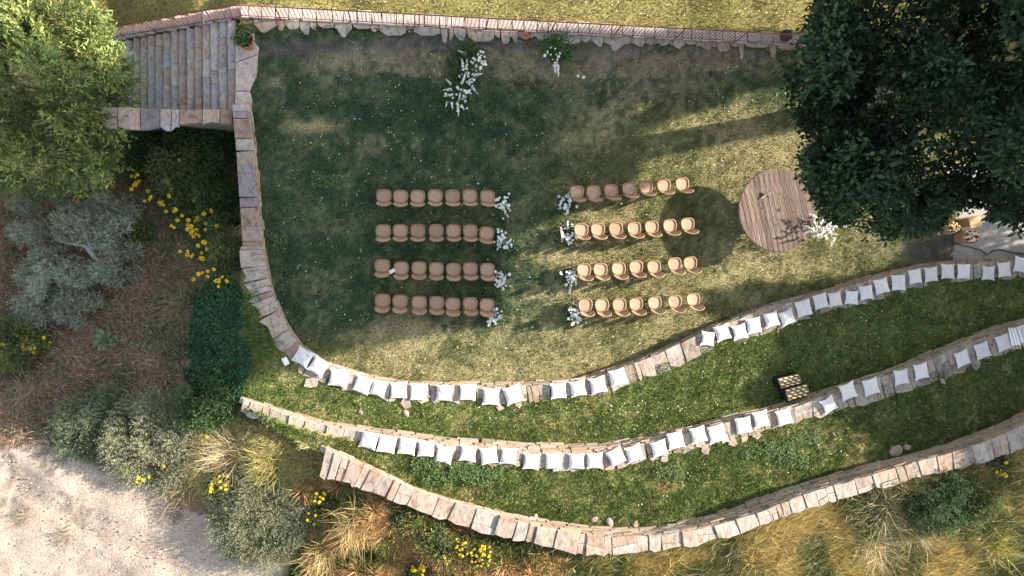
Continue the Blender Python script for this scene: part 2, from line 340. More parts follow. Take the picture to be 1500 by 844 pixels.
def lit_lawn(lx, ly): return np.clip((lx-760)/200, 0, 1)*np.clip((ly-130)/70, 0, 1)+np.clip((ly-470)/60, 0, 1)  # mask of the sunlit lawn, used to paint its sunlight into the colour
def gcol(x, y, r, lx, ly, px, py):
    n1 = vnoise(x, y, 1.9, 1); n2 = vnoise(x, y, .55, 2); n3 = vnoise(x, y, .16, 7); n4 = vnoise(x, y, 4.5, 8)
    n5 = vnoise(x, y, .07, 17); n = (.20*n1+.26*n2+.24*n3+.18*n5+.12*n4); n = .5+(n-.5)*1.25
    mixn = lambda a, b_, f: np.array(a)[None]*(1-f[:, None])+np.array(b_)[None]*f[:, None]
    lit_top = np.clip((ly-140)/60, 0, 1); patch = sum(gauss(lx, ly, p)*p[4] for p in PATCH); bare = sum(gauss(lx, ly, p)*p[4] for p in BARE)
    lit_dry = np.clip((lx-760)/300, 0, 1)*.14*lit_top+np.clip((ly-400)/120, 0, 1)*.12  # drier to the southeast, with straw colour raised further where the lawn is sunlit
    dry = sst(.44, .84, n+patch*.34+lit_dry)*np.clip(.30+lit_dry*2.5+patch*.9, 0, .92)
    lit_mix = np.clip(lit_lawn(lx, ly)*1.6, 0, 1)[:, None]; green = mixn((.030, .060, .031), (.062, .100, .046), .4*n2+.6*n3)*(1-lit_mix)+mixn((.095, .108, .040), (.165, .168, .066), .4*n2+.6*n3)*lit_mix; c0 = green*(1-dry[:, None])+mixn((.26, .235, .11), (.37, .32, .175), n3)*dry[:, None]  # second, lighter green paints the sunlight on the lit part of the lawn
    c0 = c0*(1-np.clip(bare*1.2*(n3*.5+n2*.8), 0, .92)[:, None])+mixn((.040, .038, .036), (.12, .105, .095), n3)*np.clip(bare*1.2*(n3*.5+n2*.8), 0, .92)[:, None]
    pb_ = (np.clip(patch, 0, 1)*(ly < 150)*(.35+.65*n2))[:, None]*.8; c0 = c0*(1-pb_)+mixn((.12, .10, .085), (.225, .185, .15), n3)*pb_
    gt = mixn((.056, .100, .026), (.205, .240, .070), .25*n2+.45*n3+.3*n5); d1 = sst(.52, .85, n+(.10*(ly > 600))*n1)*.7
    c1 = gt*(1-d1[:, None])+mixn((.36, .33, .14), (.40, .34, .17), n3)*d1[:, None]
    soil = mixn((.11, .068, .048), (.27, .175, .125), n3*.7+n1*.3); gg = sst(.50, .68, n2*.5+n4*.3+n1*.2)*np.clip((px-180)/160, 0.1, 1)
    gg = np.maximum(gg, np.clip((px-285)/40, 0, 1)*.85); gg = np.maximum(gg, np.clip((250-py)/60, 0, 1)*.7)
    c3 = soil*(1-gg[:, None])+mixn((.035, .06, .022), (.06, .10, .035), n3)*gg[:, None]
    c4 = mixn((.315, .262, .208), (.42, .35, .285), .5*n2+.5*n1); pw = sst(.62, .75, n2*.6+n3*.4)*sst(.5, .7, n4+ .15*vnoise(x, y, 2.2, 20)); c4 = c4*(1-.45*pw[:, None])
    # wheel ruts running along the track
    ru = np.sin((x*.75+y*1.0)*1.25+n1*1.2); c4 = c4*(1-.12*sst(.75, .98, ru)*1.0)[:, None]
    c5 = mixn((.24, .20, .09), (.38, .31, .15), n2); c6 = mixn((.14, .135, .045), (.28, .24, .09), .5*n2+.5*n1)
    c7 = mixn((.27, .25, .23), (.40, .37, .34), .5*n3+.5*n2)
    out = np.zeros((len(x), 3))
    for k, c_ in ((0, c0), (1, c1), (2, c1), (3, c3), (4, c4), (5, c5), (6, c6), (7, c7)):
        out[r == k] = c_[r == k]
    return out
def axis(a, b_, st, far):
    core = list(np.arange(a, b_, st)); d = st
    l = [core[0]]; 
    while l[-1] > -far: d *= 1.25; l.append(l[-1]-d)
    d = st; h = [core[-1]]
    while h[-1] < far: d *= 1.25; h.append(h[-1]+d)
    return np.array(l[:0:-1]+core+h[1:])
gx = axis(-17.5, 24.5, .1, 900); gy = axis(-12.5, 12.5, .1, 900)
X, Y = np.meshgrid(gx, gy); xf = X.ravel(); yf = Y.ravel()
zf = z_ground(xf, yf); rg, lx, ly, px, py = region(xf, yf)
zf = zf+np.where(rg == 4, (vnoise(xf, yf, .35, 14)-.5)*.05-.05*sst(.7, .98, np.sin((xf*.75+yf)*1.25+vnoise(xf, yf, 1.9, 1)*1.2)), 0)
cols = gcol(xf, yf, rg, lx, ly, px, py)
# soften borders between the garden, the track and the meadow
nx, ny = len(gx), len(gy); idx = np.arange(nx*ny).reshape(ny, nx)
quads = np.stack([idx[:-1, :-1], idx[:-1, 1:], idx[1:, 1:], idx[1:, :-1]], -1).reshape(-1, 4)
qr = rg[quads[:, 0]]
names = {0: 'lawn', 1: 'lower_grass_terrace', 2: 'upper_grass_terrace', 3: 'garden_soil', 4: 'dirt_track', 5: 'meadow_ground', 6: 'field', 7: 'gravel_yard'}
VV = np.stack([xf, yf, zf], 1)
for k, nm in names.items():
    fq = quads[qr == k]; used = np.unique(fq); remap = np.full(len(VV), -1); remap[used] = np.arange(len(used))
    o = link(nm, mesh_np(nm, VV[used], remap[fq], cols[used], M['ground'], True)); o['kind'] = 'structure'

# ------------------------------------------------------------------ stone walls
def at_s(wd, key, s): return np.array([np.interp(s, wd['s'], wd[key][:, i]) for i in range(3)])
boxes = []
for k in range(6):
    mb = MB(); r_ = random.Random(k)
    for_v = [(a*(.5-r_.uniform(0, .06)), b_*(.5-r_.uniform(0, .08)), c_*(.5-r_.uniform(0, .1))) for c_ in (-1, 1) for a, b_ in ((-1, -1), (1, -1), (1, 1), (-1, 1))]
    mb.add(for_v, [(3, 2, 1, 0), (4, 5, 6, 7), (0, 1, 5, 4), (1, 2, 6, 5), (2, 3, 7, 6), (3, 0, 4, 7)])
    boxes.append(mb.mesh('stacked_stone', M['face']))
boxes2 = []
for b_ in boxes: q = b_.copy(); q.materials.clear(); q.materials.append(M['cope']); boxes2.append(q)
def wall(wd, name, label, cat, deep, wmin, wmax, capmat, ragged, course=.11, coreend=True, face_limit=300, thick=.08, seed=1, s_to=None, group=None):
    rr = random.Random(seed); root = thing(name, label, cat, tuple(wd['C'][0]-np.array([0, 0, wd['C'][0][2]])), group=group)
    inv = -Vector(root.location); C, B, O = wd['C'], wd['Bc'], wd['Oc']; n = len(C)
    vs = []; fs = []
    for i in range(n):
        d = (O[i]-C[i])[:2]; l = np.linalg.norm(d); u = d/l
        ci = C[i][:2]+u*.05; oi_ = O[i][:2]-u*.10
        vs += [(B[i][0]+u[0]*.05, B[i][1]+u[1]*.05, B[i][2]-.3), (ci[0], ci[1], C[i][2]-thick), (oi_[0], oi_[1], C[i][2]-thick), (oi_[0], oi_[1], deep if not callable(deep) else deep(i))]
    for i in range(n-1):
        for k in range(4): l = (k+1) % 4; fs.append((i*4+k, (i+1)*4+k, (i+1)*4+l, i*4+l))
    fs += [(0, 1, 2, 3), tuple((n-1)*4+k for k in (3, 2, 1, 0))]
    core = MB().add(vs, fs); link('wall_core', core.mesh('wall_core', M['rubble']), root, inv)
    # cap stones
    s = 0.0; S = wd['s'][-1] if s_to is None else s_to; prev_rag = 0
    while s < S-.1:
        wv_ = min(rr.choice([rr.uniform(wmin*.6, wmin), rr.uniform(wmin, wmax), rr.uniform(wmin, wmax), rr.uniform(wmax, wmax*1.25)]), S-s); g = .006
        a0, a1 = s+g*.5, s+wv_-g*.5; pts = []
        i0, i1, im = at_s(wd, 'C', a0), at_s(wd, 'C', a1), at_s(wd, 'C', (a0+a1)/2)
        o0, o1, om = at_s(wd, 'Oc', a0), at_s(wd, 'Oc', a1), at_s(wd, 'Oc', (a0+a1)/2)
        sk = rr.uniform(-.03, .03)
        u = (om-im)[:2]; u /= np.linalg.norm(u)
        e = [rr.uniform(-ragged*.6, ragged) for _ in range(3)]; e[2] = prev_rag if rr.random() < .75 else e[2]; prev_rag = e[0]
        f_ = [rr.uniform(-.025, .02) for _ in range(3)]
        tg = (i1-i0)[:2]; tg /= (np.linalg.norm(tg)+1e-6)
        pts = [i0[:2]+u*f_[0], im[:2]+u*f_[1], i1[:2]+u*f_[2], (i1[:2]*.5+o1[:2]*.5)+tg*rr.uniform(-.012, .004)+tg*sk*.5, o1[:2]+u*e[0]+tg*(sk-.01), om[:2]+tg*rr.uniform(-.05, .05)+u*e[1], o0[:2]+u*e[2]+tg*(sk+.01), (i0[:2]*.5+o0[:2]*.5)+tg*rr.uniform(-.004, .012)+tg*sk*.5]
        cen = sum(pts)/8; ang = math.atan2(tg[1], tg[0]); ca, sa = math.cos(-ang), math.sin(-ang)
        loc = [((p-cen)[0]*ca-(p-cen)[1]*sa, (p-cen)[0]*sa+(p-cen)[1]*ca) for p in pts]
        if sum(loc[i][0]*loc[(i+1) % 8][1]-loc[(i+1) % 8][0]*loc[i][1] for i in range(8)) < 0: loc = loc[::-1]
        zt = im[2]+rr.uniform(-.018, .012); parts = [loc]
        if ragged > .01 and rr.random() < .42:      # two stones across instead of one
            loc2 = [Vector(q_) for q_ in loc]; ys = [q_.y for q_ in loc2]; yc = min(ys)+(max(ys)-min(ys))*rr.uniform(.35, .65); tl = rr.uniform(-.25, .25)
            def cut(sgn):
                out = []; N8 = len(loc2); f = lambda q_: sgn*(q_.y-yc-tl*q_.x)
                for i_ in range(N8):
                    a_, b2_ = loc2[i_], loc2[(i_+1) % N8]
                    if f(a_) > .004: out.append((a_.x, a_.y))
                    if (f(a_)-.004)*(f(b2_)-.004) < 0:
                        t2 = (f(a_)-.004)/(f(a_)-f(b2_)); q2 = a_.lerp(b2_, t2); out.append((q2.x, q2.y))
                return out
            ps_ = [cut(1), cut(-1)]
            if all(len(p_) > 3 for p_ in ps_): parts = ps_
        for pl_ in parts:
            mb = MB().slab(pl_, -thick, 0, .012); o = link('cap_stone', mb.mesh('cap_stone', capmat), root)
            o.location = Vector((cen[0], cen[1], zt+(rr.uniform(-.02, .008) if len(parts) > 1 else 0)))+inv
            o.rotation_euler = (rr.uniform(-.03, .03), rr.uniform(-.03, .03), ang)
        # some outer flat stones stepping onto the grass
        if ragged > .08 and rr.random() < .08:
            q = om[:2]+u*(ragged*.4+rr.uniform(.0, .08)); k = rr.randint(4, 6); r0 = rr.uniform(.12, .2)
            po = [(math.cos(2*math.pi*j/k)*r0*rr.uniform(.8, 1.4), math.sin(2*math.pi*j/k)*r0*rr.uniform(.7, 1.1)) for j in range(k)]
            zo = float(z_ground(np.array([q[0]]), np.array([q[1]]))[0])
            if abs(zo-zt) < .3: o = link('edge_stone', MB().slab(po, -.06, 0, .01).mesh('edge_stone', capmat), root, Vector((q[0], q[1], zo+.05))+inv, rr.uniform(0, 3))
        s += wv_
    # coursed face stones
    cnt = 0; extra = MB(); hmax = (C[:, 2]-B[:, 2]).max(); nc = max(2, int(round((hmax-.08)/course)))
    for k in range(nc):
        s = rr.uniform(-.2, 0)
        while s < S:
            L_ = rr.uniform(.28, .75); sm = s+L_/2
            if sm > S: break
            c_, b_ = at_s(wd, 'C', sm), at_s(wd, 'Bc', sm); h = c_[2]-thick-b_[2]; f = (k+.5)/nc
            p = b_*(1-f)+np.array([c_[0], c_[1], c_[2]-thick])*f; t0, t1 = at_s(wd, 'C', max(s, 0)), at_s(wd, 'C', min(s+L_, S)); a = math.atan2(t1[1]-t0[1], t1[0]-t0[0])
            o_ = at_s(wd, 'Oc', sm); u = (o_-c_)[:2]; u /= np.linalg.norm(u); pr = rr.uniform(-.035, .02)
            loc = Vector((p[0]+u[0]*(.06+pr), p[1]+u[1]*(.06+pr), p[2])); sc = (L_-.015, .16+rr.uniform(0, .04), h/nc*1.0-.008)
            if cnt < face_limit:
                o = link('face_stone', rr.choice(boxes), root, loc+inv); o.scale = sc; o.rotation_euler = (rr.uniform(-.06, .06), rr.uniform(-.03, .03), a+rr.uniform(-.04, .04)); cnt += 1
            else: extra.box(loc, sc, a)
            s += L_
    if extra.v: o = link('face_stones', extra.mesh('face_stones', M['face']), root, inv); o['kind'] = 'stuff'
    # loose rubble along the foot
    return root
wall(W0, 'garden_wall', 'straight low stone wall with square brown and grey caps beside the shaded garden', 'wall', -3.2, .34, .62, M['cap_dark'], .0, seed=3, thick=.1)
deep1 = [float(v) for v in z_outer(W1['Oc'][:, 0], W1['Oc'][:, 1])]
wall(W1, 'bench_wall', 'curved stone bench wall nearest the chairs, its inner face meeting the main lawn', 'wall', -.4, .26, .52, M['cap'], .11, seed=4, group='curved stone bench walls')
wall(W2, 'bench_wall', 'middle curved stone bench wall with white cushions between the two grass terraces', 'wall', -.6, .28, .62, M['cap'], .10, course=.12, seed=5, group='curved stone bench walls')
wall(W3, 'bench_wall', 'outermost curved stone wall without cushions bordering the dry wild grass', 'wall', -.6, .30, .66, M['cap'], .07, course=.15, seed=6, group='curved stone bench walls')
# ------------------------------------------------------------------ staircase, parapet, landing
sx = [960,900,845,780,720,663,603,548,490,435,380,325,272,220,170,122]
NST = 16; tread = (STX1-STX0)/NST; drop = 2.7/NST
st = thing('stone_staircase', 'wide stone staircase of rounded steps going down left from the landing', 'staircase', (STX1, (FY+PARY)/2, 0))
inv = -Vector(st.location); rr = random.Random(5)
for i in range(NST):
    x1 = STX1-i*tread; z = -.02-(i+1)*drop+.06; y0, y1 = PARY-.05, FY-.02; cuts = [y0]
    y = y0
    while True:
        y += rr.choice([.5, .7, .9, 1.2, 1.6])*rr.uniform(.8, 1.1)
        if y > y1-.35: break
        cuts.append(y)
    cuts.append(y1)
    for a, b_ in zip(cuts[:-1], cuts[1:]):
        L_ = b_-a-.01; wq = tread-.026+rr.uniform(-.012, .008); mb = MB()
        prof = [(-.5, -.9), (-.5, -.28), (-.43, -.10), (-.26, 0), (.24, 0), (.42, -.10), (.5, -.28), (.5, -.9)]
        nseg = 3; vs = []
        for j in range(nseg+1):
            jt = rr.uniform(-.012, .012); jz = rr.uniform(-.01, .01)
            for q, (u, v) in enumerate(prof): vs.append((u*wq+(jt if q < 4 else 0), (j/nseg-.5)*L_, v*.2+(jz if 2 <= q <= 5 else 0)))
        n = len(prof); fs = [tuple(range(n)), tuple(reversed(range(nseg*n, nseg*n+n)))]
        for j in range(nseg):
            for q in range(n): l = (q+1) % n; fs.append((j*n+q, (j+1)*n+q, (j+1)*n+l, j*n+l))
        o = link('step_stone', mb.add(vs, fs).mesh('step_stone', M['step']), st); o.location = Vector((x1-tread/2, (a+b_)/2, z+rr.uniform(-.008, .008)))+inv
        o.rotation_euler = (0, rr.uniform(-.02, .02), rr.uniform(-.008, .008))
ld = thing('stair_landing', 'pale pinkish stone landing at the top of the steps beside the lawn', 'landing', V(362, 110, 0))
inv = -Vector(ld.location)
for poly in ([(345,92),(378,80),(377,95),(376,112),(369,125),(366,133),(345,133)], [(345,66),(372,60),(379,70),(378,79),(345,91)], [(345,134),(366,134),(369,146),(369,153),(344,153)], [(345,50),(372,49),(373,59),(345,65)]):
    pts = [P(a, b_, .03) for a, b_ in poly]; c = sum(pts)/len(pts)
    lp = [(p[0]-c[0], p[1]-c[1]) for p in pts][::-1]
    o = link('landing_slab', MB().slab(lp, -.25, 0, .015).mesh('landing_slab', M['slab']), ld); o.location = Vector(c)+inv
pw = thing('parapet_wall', 'straight stone parapet wall along the lower side of the steps', 'wall', V(250, 175, 0)); inv = -Vector(pw.location)
ed = [(148,185),(172,187),(205,190),(234,186),(250,190),(262,184),(296,181),(322,180),(340,180)]
tp = [(149,157),(172,158),(205,159),(234,160),(251,160),(262,160),(296,161),(322,161),(341,160)]
A = P(148, 158, .1); Bq = P(343, 180, .1)
mb = MB(); mb.box(((A[0]+Bq[0])/2, (A[1]+Bq[1])/2, -1.62), (Bq[0]-A[0]-.06, A[1]-Bq[1]-.1, 3.2)); link('wall_core', mb.mesh('wall_core', M['rubble']), pw, inv)
for i in range(8):
    pts = [P(tp[i][0]+.6, tp[i][1]+rr.uniform(-1, 1), .1), P(tp[i+1][0]-.6, tp[i+1][1]+rr.uniform(-1, 1), .1), P(ed[i+1][0]-.6, ed[i+1][1]+rr.uniform(-2, 2), .1), P((ed[i][0]+ed[i+1][0])/2, (ed[i][1]+ed[i+1][1])/2+rr.uniform(-3, 4), .1), P(ed[i][0]+.6, ed[i][1]+rr.uniform(-2, 2), .1)]
    c = sum(pts)/5; lp = [(p[0]-c[0], p[1]-c[1]) for p in pts][::-1]
    o = link('cap_stone', MB().slab(lp, -.1, 0, .012).mesh('cap_stone', M['cap_dark'] if i in (0, 2, 3, 5, 7) else M['step']), pw); o.location = Vector(c)+inv
# ------------------------------------------------------------------ coping, ragged paving edge and iron fence along the top
XR = P(1215, 45, 0)[0]
def fz(x): return 0.0 if x > FX0 else float(max(-2.75, (x-FX0)*(2.7/(FX0-STX0))))
cw = thing('coping_wall', 'low kerb of small pale pinkish coping stones under the iron fence', 'wall', (0, FY+.2, 0)); inv = -Vector(cw.location)
xs = STX0-.3; n = 0; 
while xs < XR+1.5:
    wd_ = rr.uniform(.18, .5); z = fz(xs+wd_/2)
    o = link('coping_stone', rr.choice(boxes2), cw, Vector((xs+wd_/2, FY+.21+rr.uniform(-.02, .02), z-.02))+inv); o.scale = (wd_-.008, .42+rr.uniform(-.04, .05), .26); n += 1
    o.rotation_euler = (0, 0, rr.uniform(-.05, .05)); xs += wd_
pv = thing('paving_edge', 'row of ragged flat stones laid pointing into the lawn below the iron fence', 'paving', (0, FY-.3, 0)); inv = -Vector(pv.location)
xs = P(372, 50, 0)[0]
while xs < XR+.6:
    wd_ = rr.choice([rr.uniform(.14, .3), rr.uniform(.3, .6), rr.uniform(.5, .95)]); L_ = .16+rr.uniform(.05, .62)**1.4*(1.0 if xs < 3 else .8); k = rr.random()
    tipx = rr.uniform(.3, .7)*wd_
    if k < .55: poly = [(0, .0), (wd_-.02, 0), (wd_-.02, -.2), (wd_*rr.uniform(.7, .98), -L_*rr.uniform(.4, .7)), (tipx+.05, -L_), (tipx-.05, -L_*.95), (wd_*rr.uniform(.02, .3), -L_*rr.uniform(.4, .7)), (.0, -.2)]
    else: poly = [(0, 0), (wd_-.02, 0), (wd_*.97, -L_*.45), (wd_*.8, -L_*.62), (wd_*.3, -L_*.68), (.03, -L_*.4)]
    lp = [(a-wd_/2, b_+.03) for a, b_ in poly][::-1]
    o = link('paving_stone', MB().slab(lp, -.06, 0, .01).mesh('paving_stone', M['cap']), pv); o.location = Vector((xs+wd_/2, FY, .045+rr.uniform(-.012, .01)))+inv; xs += wd_
fe = thing('iron_fence', 'long rusty red iron railing along the top of the steps and lawn', 'fence', (0, FY+.04, 0)); inv = -Vector(fe.location)
FH = .95
def rail(z0, rad, name):
    pts = [(STX0-.35, FY+.04, fz(STX0-.35)+z0), (FX0, FY+.04, z0)]
    link(name, MB().tube(pts, rad, 5).mesh(name, M['rust']), fe, inv)
    link(name, MB().tube([(FX0, FY+.04, z0), (XR+1.5, FY+.04, z0)], rad, 5).mesh(name, M['rust']), fe, inv)
rail(.16, .014, 'bottom_rail'); rail(FH, .02, 'top_rail')
pk = MB().box((0, 0, .40), (.014, .014, .80)).mesh('picket', M['rust']); x = STX0-.3; k = 0
ps = MB().box((0, 0, .48), (.035, .035, .98)).box((0, .09, .3), (.02, .02, .02)).mesh('post', M['rust'])
while x < XR+1.4:
    link('post' if k % 17 == 0 else 'picket', ps if k % 17 == 0 else pk, fe, Vector((x, FY+.04, fz(x)+(0 if k % 17 == 0 else .15)))+inv); x += .125; k += 1
# ------------------------------------------------------------------ chairs
def super_ring(rx, ry, n, e=3.2):
    out = []
    for i in range(n):
        a = 2*math.pi*i/n; c, s = math.cos(a), math.sin(a); r = (abs(c)**e+abs(s)**e)**(-1/e); yy = s*r*ry
        out.append((c*r*rx*(1-.10*max(0, -yy/ry)), yy))
    return out
def make_chair():
    t = thing('wooden_chair', '-', 'chair')
    N = 28; o_ = super_ring(.235, .215, N); i_ = super_ring(.190, .172, N); mb = MB(); vs = []
    for (a, z) in ((o_, .430), (o_, .458), (None, .472), (i_, .462), (i_, .430)):
        for k in range(N):
            p = a[k] if a else ((o_[k][0]*.7+i_[k][0]*.3), (o_[k][1]*.7+i_[k][1]*.3)); vs.append((p[0], p[1], z))
    fs = [(r*N+k, r*N+(k+1) % N, ((r+1) % 5)*N+(k+1) % N, ((r+1) % 5)*N+k) for r in range(5) for k in range(N)]
    link('seat_frame', mb.add(vs, fs).mesh('seat_frame', M['wood_frame'], True), t)
    c_ = super_ring(.191, .173, N); mb = MB(); vs = [(p[0], p[1], .446) for p in c_]+[(p[0]*.5, p[1]*.5, .442) for p in c_]+[(0, 0, .440)]
    fs = [(k, (k+1) % N, N+(k+1) % N, N+k) for k in range(N)]+[(N+k, N+(k+1) % N, 2*N) for k in range(N)]
    link('cane_seat', mb.add(vs, fs).mesh('cane_seat', M['cane'], True), t)
    for sx_, sy_ in ((-1, 1), (1, 1), (-1, -1), (1, -1)):
        link('leg', MB().tube([(sx_*.175, sy_*.15, .435), (sx_*.19, sy_*.17, .22), (sx_*.205, sy_*.20, 0)], [.022, .018, .013], 6).mesh('leg', M['wood_frame'], True), t)
    def bk(u, v):   # u across, v up 0..1
        x = u*.225*(1-.06*(1-v)); return (x, -.195-.03-.13*v+.055*abs(u)**2.2, .47+.42*v)
    ring = []
    for k in range(26):
        a = 2*math.pi*k/26; c, s = math.cos(a), math.sin(a); r = (abs(c)**3+abs(s)**3)**(-1/3); ring.append(bk(c*r, .52+.48*s*r))
    link('backrest_frame', MB().tube(ring, .017, 6, True).mesh('backrest_frame', M['wood_frame'], True), t)
    for s in (-1, 1): link('backrest_post', MB().tube([(s*.17, -.165, .43), (s*.195, -.19, .50), bk(s*.97, .35)], .015, 6).mesh('backrest_post', M['wood_frame'], True), t)
    mb = MB(); G = 8; vs = [bk(-.92+1.84*i/G, .10+.84*j/G) for j in range(G+1) for i in range(G+1)]
    fs = [(j*(G+1)+i, j*(G+1)+i+1, (j+1)*(G+1)+i+1, (j+1)*(G+1)+i) for j in range(1, G-1+1) for i in range(G) if not ((j in (0, G-1)) and i in (0, G-1))]
    link('cane_back', mb.add(vs, fs).mesh('cane_back', M['cane'], True), t)
    return t
L6 = lambda x, y: (520+x/3.5167, 240+y/3.5167); L7 = lambda x, y: (800+x/3.246, 230+y/3.246)
left = [([149,235,323,413,503,592,683], [165,168,168,165,166,165,168]), ([146,234,324,419,507,594,678], [345,344,344,344,344,345,357]), ([141,238,330,419,507,594,682], [525,537,536,540,544,540,544]), ([143,232,331,421,504,594,680], [703,707,714,715,723,720,727])]
right = [([147,225,310,395,475,560,648], [167,167,160,150,140,133,127]), ([167,246,332,419,502,589,673], [345,343,340,338,332,325,318]), ([180,258,345,428,513,611,686], [536,534,530,522,521,507,503]), ([187,265,349,428,517,612,700], [703,703,702,698,692,686,676])]
rows = ['front', 'second', 'third', 'back']; ordn = ['first', 'second', 'third', 'fourth', 'fifth', 'sixth', 'seventh']
proto = make_chair(); first = True
for blk, (data, Lf, nm) in enumerate(((left, L6, 'left'), (right, L7, 'right'))):
    for ri, (xs_, ys_) in enumerate(data):
        for ci in range(7):
            o = proto if first else copy_tree(proto); first = False
            a, b_ = Lf(xs_[ci], ys_[ci]); o.location = V(a, b_+.5, .46)-Vector((0, 0, .46))
            rz = rr.uniform(-2, 2) if blk == 0 else 1.5+ci*.9+rr.uniform(-1.2, 1.2)
            if (blk, ri, ci) == (0, 1, 6): rz = -7
            if (blk, ri, ci) == (0, 3, 6): rz = -4
            o.rotation_euler = (0, 0, R(rz))
            k = 6-ci if blk == 0 else ci; where = 'beside the aisle flowers' if k == 0 else ('farthest from the aisle' if k == 6 else f'{ordn[k]} from the aisle')
            o['label'] = f'wooden chair in the {rows[ri]} row of the {nm} block, {where}'; o['group'] = 'wooden cane chairs set in rows'
# ------------------------------------------------------------------ cushions
def cushion_mesh(seed):
    rr_ = random.Random(seed); G = 14; vs = []; fs = []; S_ = .25
    ph = [rr_.uniform(0, 6) for _ in range(6)]; plump = rr_.uniform(.045, .08); fold = rr_.uniform(-.02, .022); pinch = rr_.uniform(.07, .16)
    for side in (1, -1):
        for j in range(G+1):
            for i in range(G+1):
                u, v = i/G*2-1, j/G*2-1; pin = 1-pinch*(1-u*u)*abs(v)**2-.0; pin2 = 1-pinch*(1-v*v)*abs(u)**2
                x, y = u*S_*pin2, v*S_*pin; h = ((1-abs(u)**2.4)*(1-abs(v)**2.4))**.62*plump
                h += .007*math.sin(5*u+3*v+ph[0])*(1-u*u)*(1-v*v)+.006*math.sin(-4*u+6*v+ph[1])*(1-u*u)*(1-v*v)+fold*math.exp(-((u*math.cos(ph[2])+v*math.sin(ph[2])+.3)*5)**2)+.012*math.sin(9*u*math.cos(ph[3])+9*v*math.sin(ph[3])+2*u*v+ph[4])*max(0,math.hypot(u,v)-.35)*(1-u*u)*(1-v*v)
                vs.append((x, y, side*h+.05))
    n = (G+1)**2
    for s in (0, 1):
        for j in range(G):
            for i in range(G):
                q = (j*(G+1)+i, j*(G+1)+i+1, (j+1)*(G+1)+i+1, (j+1)*(G+1)+i); q = tuple(k+s*n for k in q); fs.append(q if s == 0 else q[::-1])
    rim = [(i, 0) for i in range(G)]+[(G, j) for j in range(G)]+[(i, G) for i in range(G, 0, -1)]+[(0, j) for j in range(G, 0, -1)]
    ri_ = [j*(G+1)+i for i, j in rim]
    for a, b_ in zip(ri_, ri_[1:]+ri_[:1]): fs.append((a, a+n, b_+n, b_))
    m = MB().add(vs, fs).mesh('cushion', M['cotton'], True); return m
CM = [cushion_mesh(k) for k in range(11)]
c1 = [(444,522.7,30,1.03),(467,537,34,1.03),(496,553,10,1.08),(531.7,563.9,22,.98),(554.7,569,18,.95),(584,571.6,0,.98),(613,574,2,1),(650.7,575.5,3,1),(685,574.7,3,1),(719.5,581,3,1.06),(752,578,-17,1.12),(818,572.5,-3,.98),(846.7,569,-10,.98),(876,564,-13,1.05),(904.5,552.5,-14,1.02),
 (1037,496,5,.95),(1058,487.5,-17,1.02),(1083.5,486,-13,1),(1104,477,-10,1.02),(1130,468,-15,.98),(1153,465,-22,.98),(1177,451.5,-15,1.04),(1202,441.3,-14,.98),(1223,438.5,-9,.95),(1247.5,435.8,2,.95),(1268.8,428.7,-9,.97),(1291,419,-14,1.02),(1316,414,-2,1.03),(1340,405,-8,1),(1363.6,402,-6,1),(1388,397.7,0,1.02),(1411.5,397.7,0,1),(1447.7,400,1,1),(1471,395,-5,1.03),(1496,388,10,1.08)]
c2 = [(540.5,645,15,1.03),(566.7,650.5,12,1.03),(596.5,653.7,10,1),(624,657,4,.98),(650.7,665.7,13,1.02),(686,664,8,1),(716,667.5,-7,1),(745,668,6,1),(778.7,676,6,1),(811,675,0,.98),(844.7,675.5,0,.98),(871,675,0,.98),(902.5,669,-25,1.03),(929,664,-18,1.02),(965.5,657,-15,1),(989.5,645,-12,1.02),(1023,637,-14,1),(1050,635,-15,1.08),(1089,623,-10,1),(1114.5,614,-12,1.02),(1148.4,611,-15,1),(1214,593,-28,1),(1242,573,-20,1.1),(1275.6,566.6,-15,1.05),(1320,552.5,-8,1.0),(1349,544,-12,1.04),(1409.4,525,-20,1.06),(1439,513.5,-18,1.06),(1470,502,-18,1.05),(1500,486,-20,1)]
def turned(a): return 'turned clockwise' if a > 20 else 'slightly askew' if abs(a) > 12 else 'lying straight'
for lst, zt, wn in ((c1, lambda px: .45, 'inner bench wall'), (c2, W2['ztop'], 'middle bench wall')):
    N = len(lst)
    for i, (a, b_, ang, s) in enumerate(lst):
        o = link('cushion', CM[rr.randrange(11)], None, V(a, b_, zt(a)+.06)-Vector((0, 0, .045)), R(-ang)+rr.choice([0, math.pi/2, math.pi])); o.scale = (s*1.06, s*1.06, 1)
        o.rotation_euler[0] = rr.uniform(-.05, .05); o.rotation_euler[1] = rr.uniform(-.05, .05)
        def nth(k): return ['first', 'second', 'third', 'fourth', 'fifth', 'sixth', 'seventh', 'eighth', 'ninth', 'tenth', 'eleventh', 'twelfth', 'thirteenth', 'fourteenth', 'fifteenth', 'sixteenth', 'seventeenth', 'eighteenth'][k]
        pos = f'{nth(i)} from the left end' if i < N/2 else f'{nth(N-1-i)} from the right end'
        tag(o, f'white cushion {turned(ang)}, {pos} of the {wn}', 'cushion', 'white cushions along the bench walls')
